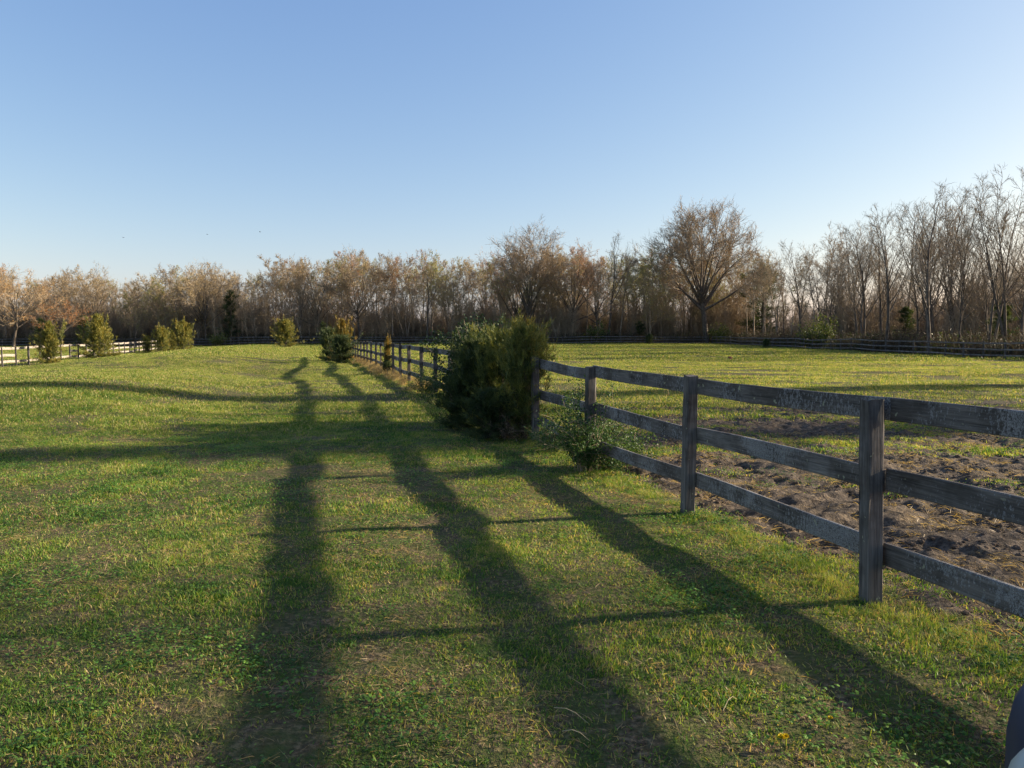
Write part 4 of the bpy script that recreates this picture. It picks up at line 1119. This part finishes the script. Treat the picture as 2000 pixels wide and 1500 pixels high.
stalk((1306, 772), (1303, 757), "bleached bent stick poking up behind the top rail left of the middle post", r=0.012, z0=0.0, z1=0.25, bow=0.0, name="bleached_stick")
# birds
M_bird = plain("bird_plumage", (0.05, 0.05, 0.055), 0.8, 0.1)
def bird(px, py, Y, label, seed, yaw):
    x, y, z = at(px, py, Y); rg = np.random.default_rng(seed)
    root = link("bird", None, None, (x, y, z)) if False else None
    B = MB()
    pts_ = np.array([[-0.28, 0, 0], [-0.18, 0, 0.0], [-0.05, 0, 0.02], [0.1, 0, 0.02], [0.2, 0, 0.04], [0.25, 0, 0.04], [0.31, 0, 0.03]])
    Vv, Qq = tube(pts_, [0.015, 0.05, 0.09, 0.085, 0.05, 0.05, 0.006], 8); B.add(Vv, Qq)
    for s in (-1, 1):
        q = np.array([[0.12, 0.05 * s, 0.04], [-0.06, 0.05 * s, 0.03], [0.14, 0.32 * s, 0.13], [-0.05, 0.32 * s, 0.12], [0.0, 0.62 * s, 0.10], [-0.08, 0.6 * s, 0.095]])
        Vq = np.concatenate([q, q + [0, 0, -0.015]])
        Qs = [(0, 1, 3, 2), (2, 3, 5, 4), (6, 8, 9, 7), (8, 10, 11, 9), (0, 2, 8, 6), (2, 4, 10, 8), (1, 7, 9, 3), (3, 9, 11, 5), (4, 5, 11, 10)]
        B.add(Vq, Qs)
    tq = np.array([[-0.24, -0.02, 0.01], [-0.24, 0.02, 0.01], [-0.42, 0.07, 0.01], [-0.42, -0.07, 0.01]]); tv = np.concatenate([tq, tq - [0, 0, .01]])
    B.add(tv, [(0, 1, 2, 3), (4, 7, 6, 5), (0, 4, 5, 1), (1, 5, 6, 2), (2, 6, 7, 3), (3, 7, 4, 0)])
    o = link("bird", B.mesh("bird", [M_bird], True), None, (x, y, z)); o.rotation_euler = (0.1, 0.05, yaw); o.scale = (0.55, 0.55, 0.55)
    tag(o, label, "bird")
bird(241, 464, 150, "tiny dark bird flying in the sky over the left woods, leftmost of three", 1, 2.7)
bird(405, 458, 170, "tiny faint bird in the sky, middle one of three over the left woods", 2, 3.0)
bird(508, 453, 140, "tiny dark bird gliding in the sky, rightmost of three over the left woods", 3, 3.3)
bird(1638, 447, 130, "tiny dark bird just above the bare treetops on the right", 4, 0.2)

# dark navy utility vehicle whose fender just enters the bottom right corner
M_navy = plain("navy_plastic", (0.022, 0.032, 0.075), 0.45, 0.4)
M_pale = plain("pale_plastic", (0.45, 0.47, 0.42), 0.4, 0.5)
M_rub = plain("tyre_rubber", (0.025, 0.025, 0.025), 0.8, 0.2)
M_steel = plain("steel", (0.35, 0.35, 0.36), 0.4, 0.5, 0.8)
M_seat = plain("seat_vinyl", (0.03, 0.03, 0.032), 0.5, 0.4)
def superbox(cx, cy, cz, sx_, sy_, sz_, e=0.35, n=14, m=20):
    th = np.linspace(-np.pi / 2 + 0.02, np.pi / 2 - 0.02, n); ph = np.linspace(0, 2 * np.pi, m, endpoint=False)
    c = lambda a: np.sign(np.cos(a)) * np.abs(np.cos(a)) ** e; s = lambda a: np.sign(np.sin(a)) * np.abs(np.sin(a)) ** e
    Vv = np.stack([cx + sx_ * c(th)[:, None] * c(ph), cy + sy_ * c(th)[:, None] * s(ph), cz + sz_ * s(th)[:, None] * np.ones(m)], -1).reshape(-1, 3)
    i = np.arange(n - 1)[:, None] * m; j = np.arange(m)[None, :]
    Qq = np.stack([i + j, i + (j + 1) % m, i + m + (j + 1) % m, i + m + j], -1).reshape(-1, 4)
    return Vv, Qq
vx, vy = 1.805, 1.25
veh = empty("quad_bike", (vx, vy, G(vx, vy)), 0, "dark navy utility quad bike, only its front cowl showing in the bottom right corner", "quad bike")
def vpart(name, VQ, m, parent=veh, smooth=True):
    return link(name, mesh_np(name, VQ[0], VQ[1], [m], smooth=smooth), parent)
vpart("front_cowl", superbox(0.0, 0.75, 0.42, 0.42, 0.20, 0.31, 0.55), M_navy)
vpart("knee_guard", superbox(-0.465, 0.47, 0.55, 0.17, 0.13, 0.13, 0.9), M_pale)
vpart("rear_fender", superbox(0.0, -0.60, 0.60, 0.50, 0.36, 0.09, 0.5), M_navy)
vpart("body", superbox(0, 0.0, 0.48, 0.2, 0.75, 0.16, 0.5), M_navy)
vpart("seat", superbox(0, -0.3, 0.74, 0.17, 0.42, 0.08, 0.5), M_seat)
for sx_ in (-1, 1):
    vpart("headlight", superbox(0.20 * sx_, 0.95, 0.42, 0.09, 0.07, 0.05, 0.8), M_pale)
    for syy in (0.72, -0.6):
        a = np.linspace(0, 2 * np.pi, 24, endpoint=False)
        prof = [(0.15, -0.10), (0.25, -0.11), (0.28, -0.06), (0.285, 0.06), (0.25, 0.11), (0.15, 0.10)]
        Vv = np.array([[(0.22 * sx_ + w_ * 0.8, syy + r_ * math.cos(q), 0.27 + r_ * math.sin(q)) for (r_, w_) in prof] for q in a]).reshape(-1, 3)
        k = len(prof); Qq = [(i * k + j, ((i + 1) % 24) * k + j, ((i + 1) % 24) * k + (j + 1) % k, i * k + (j + 1) % k) for i in range(24) for j in range(k)]
        wheel = vpart("wheel", (Vv, np.array(Qq)), M_rub, smooth=False)
        vpart("rim", superbox(0.26 * sx_, syy, 0.27, 0.07, 0.14, 0.14, 0.9), M_steel, wheel)
hb = np.array([[-0.36, 0.02, 0.93], [-0.2, 0.12, 0.90], [-0.05, 0.22, 0.82], [0.05, 0.22, 0.82], [0.2, 0.12, 0.90], [0.36, 0.02, 0.93]])
vpart("handlebar", tube(hb, [0.014] * 6, 8), M_steel)
vpart("steering_column", tube(np.array([[0, 0.42, 0.5], [0, 0.32, 0.68], [0, 0.22, 0.82]]), [0.03, 0.025, 0.02], 8), M_steel)
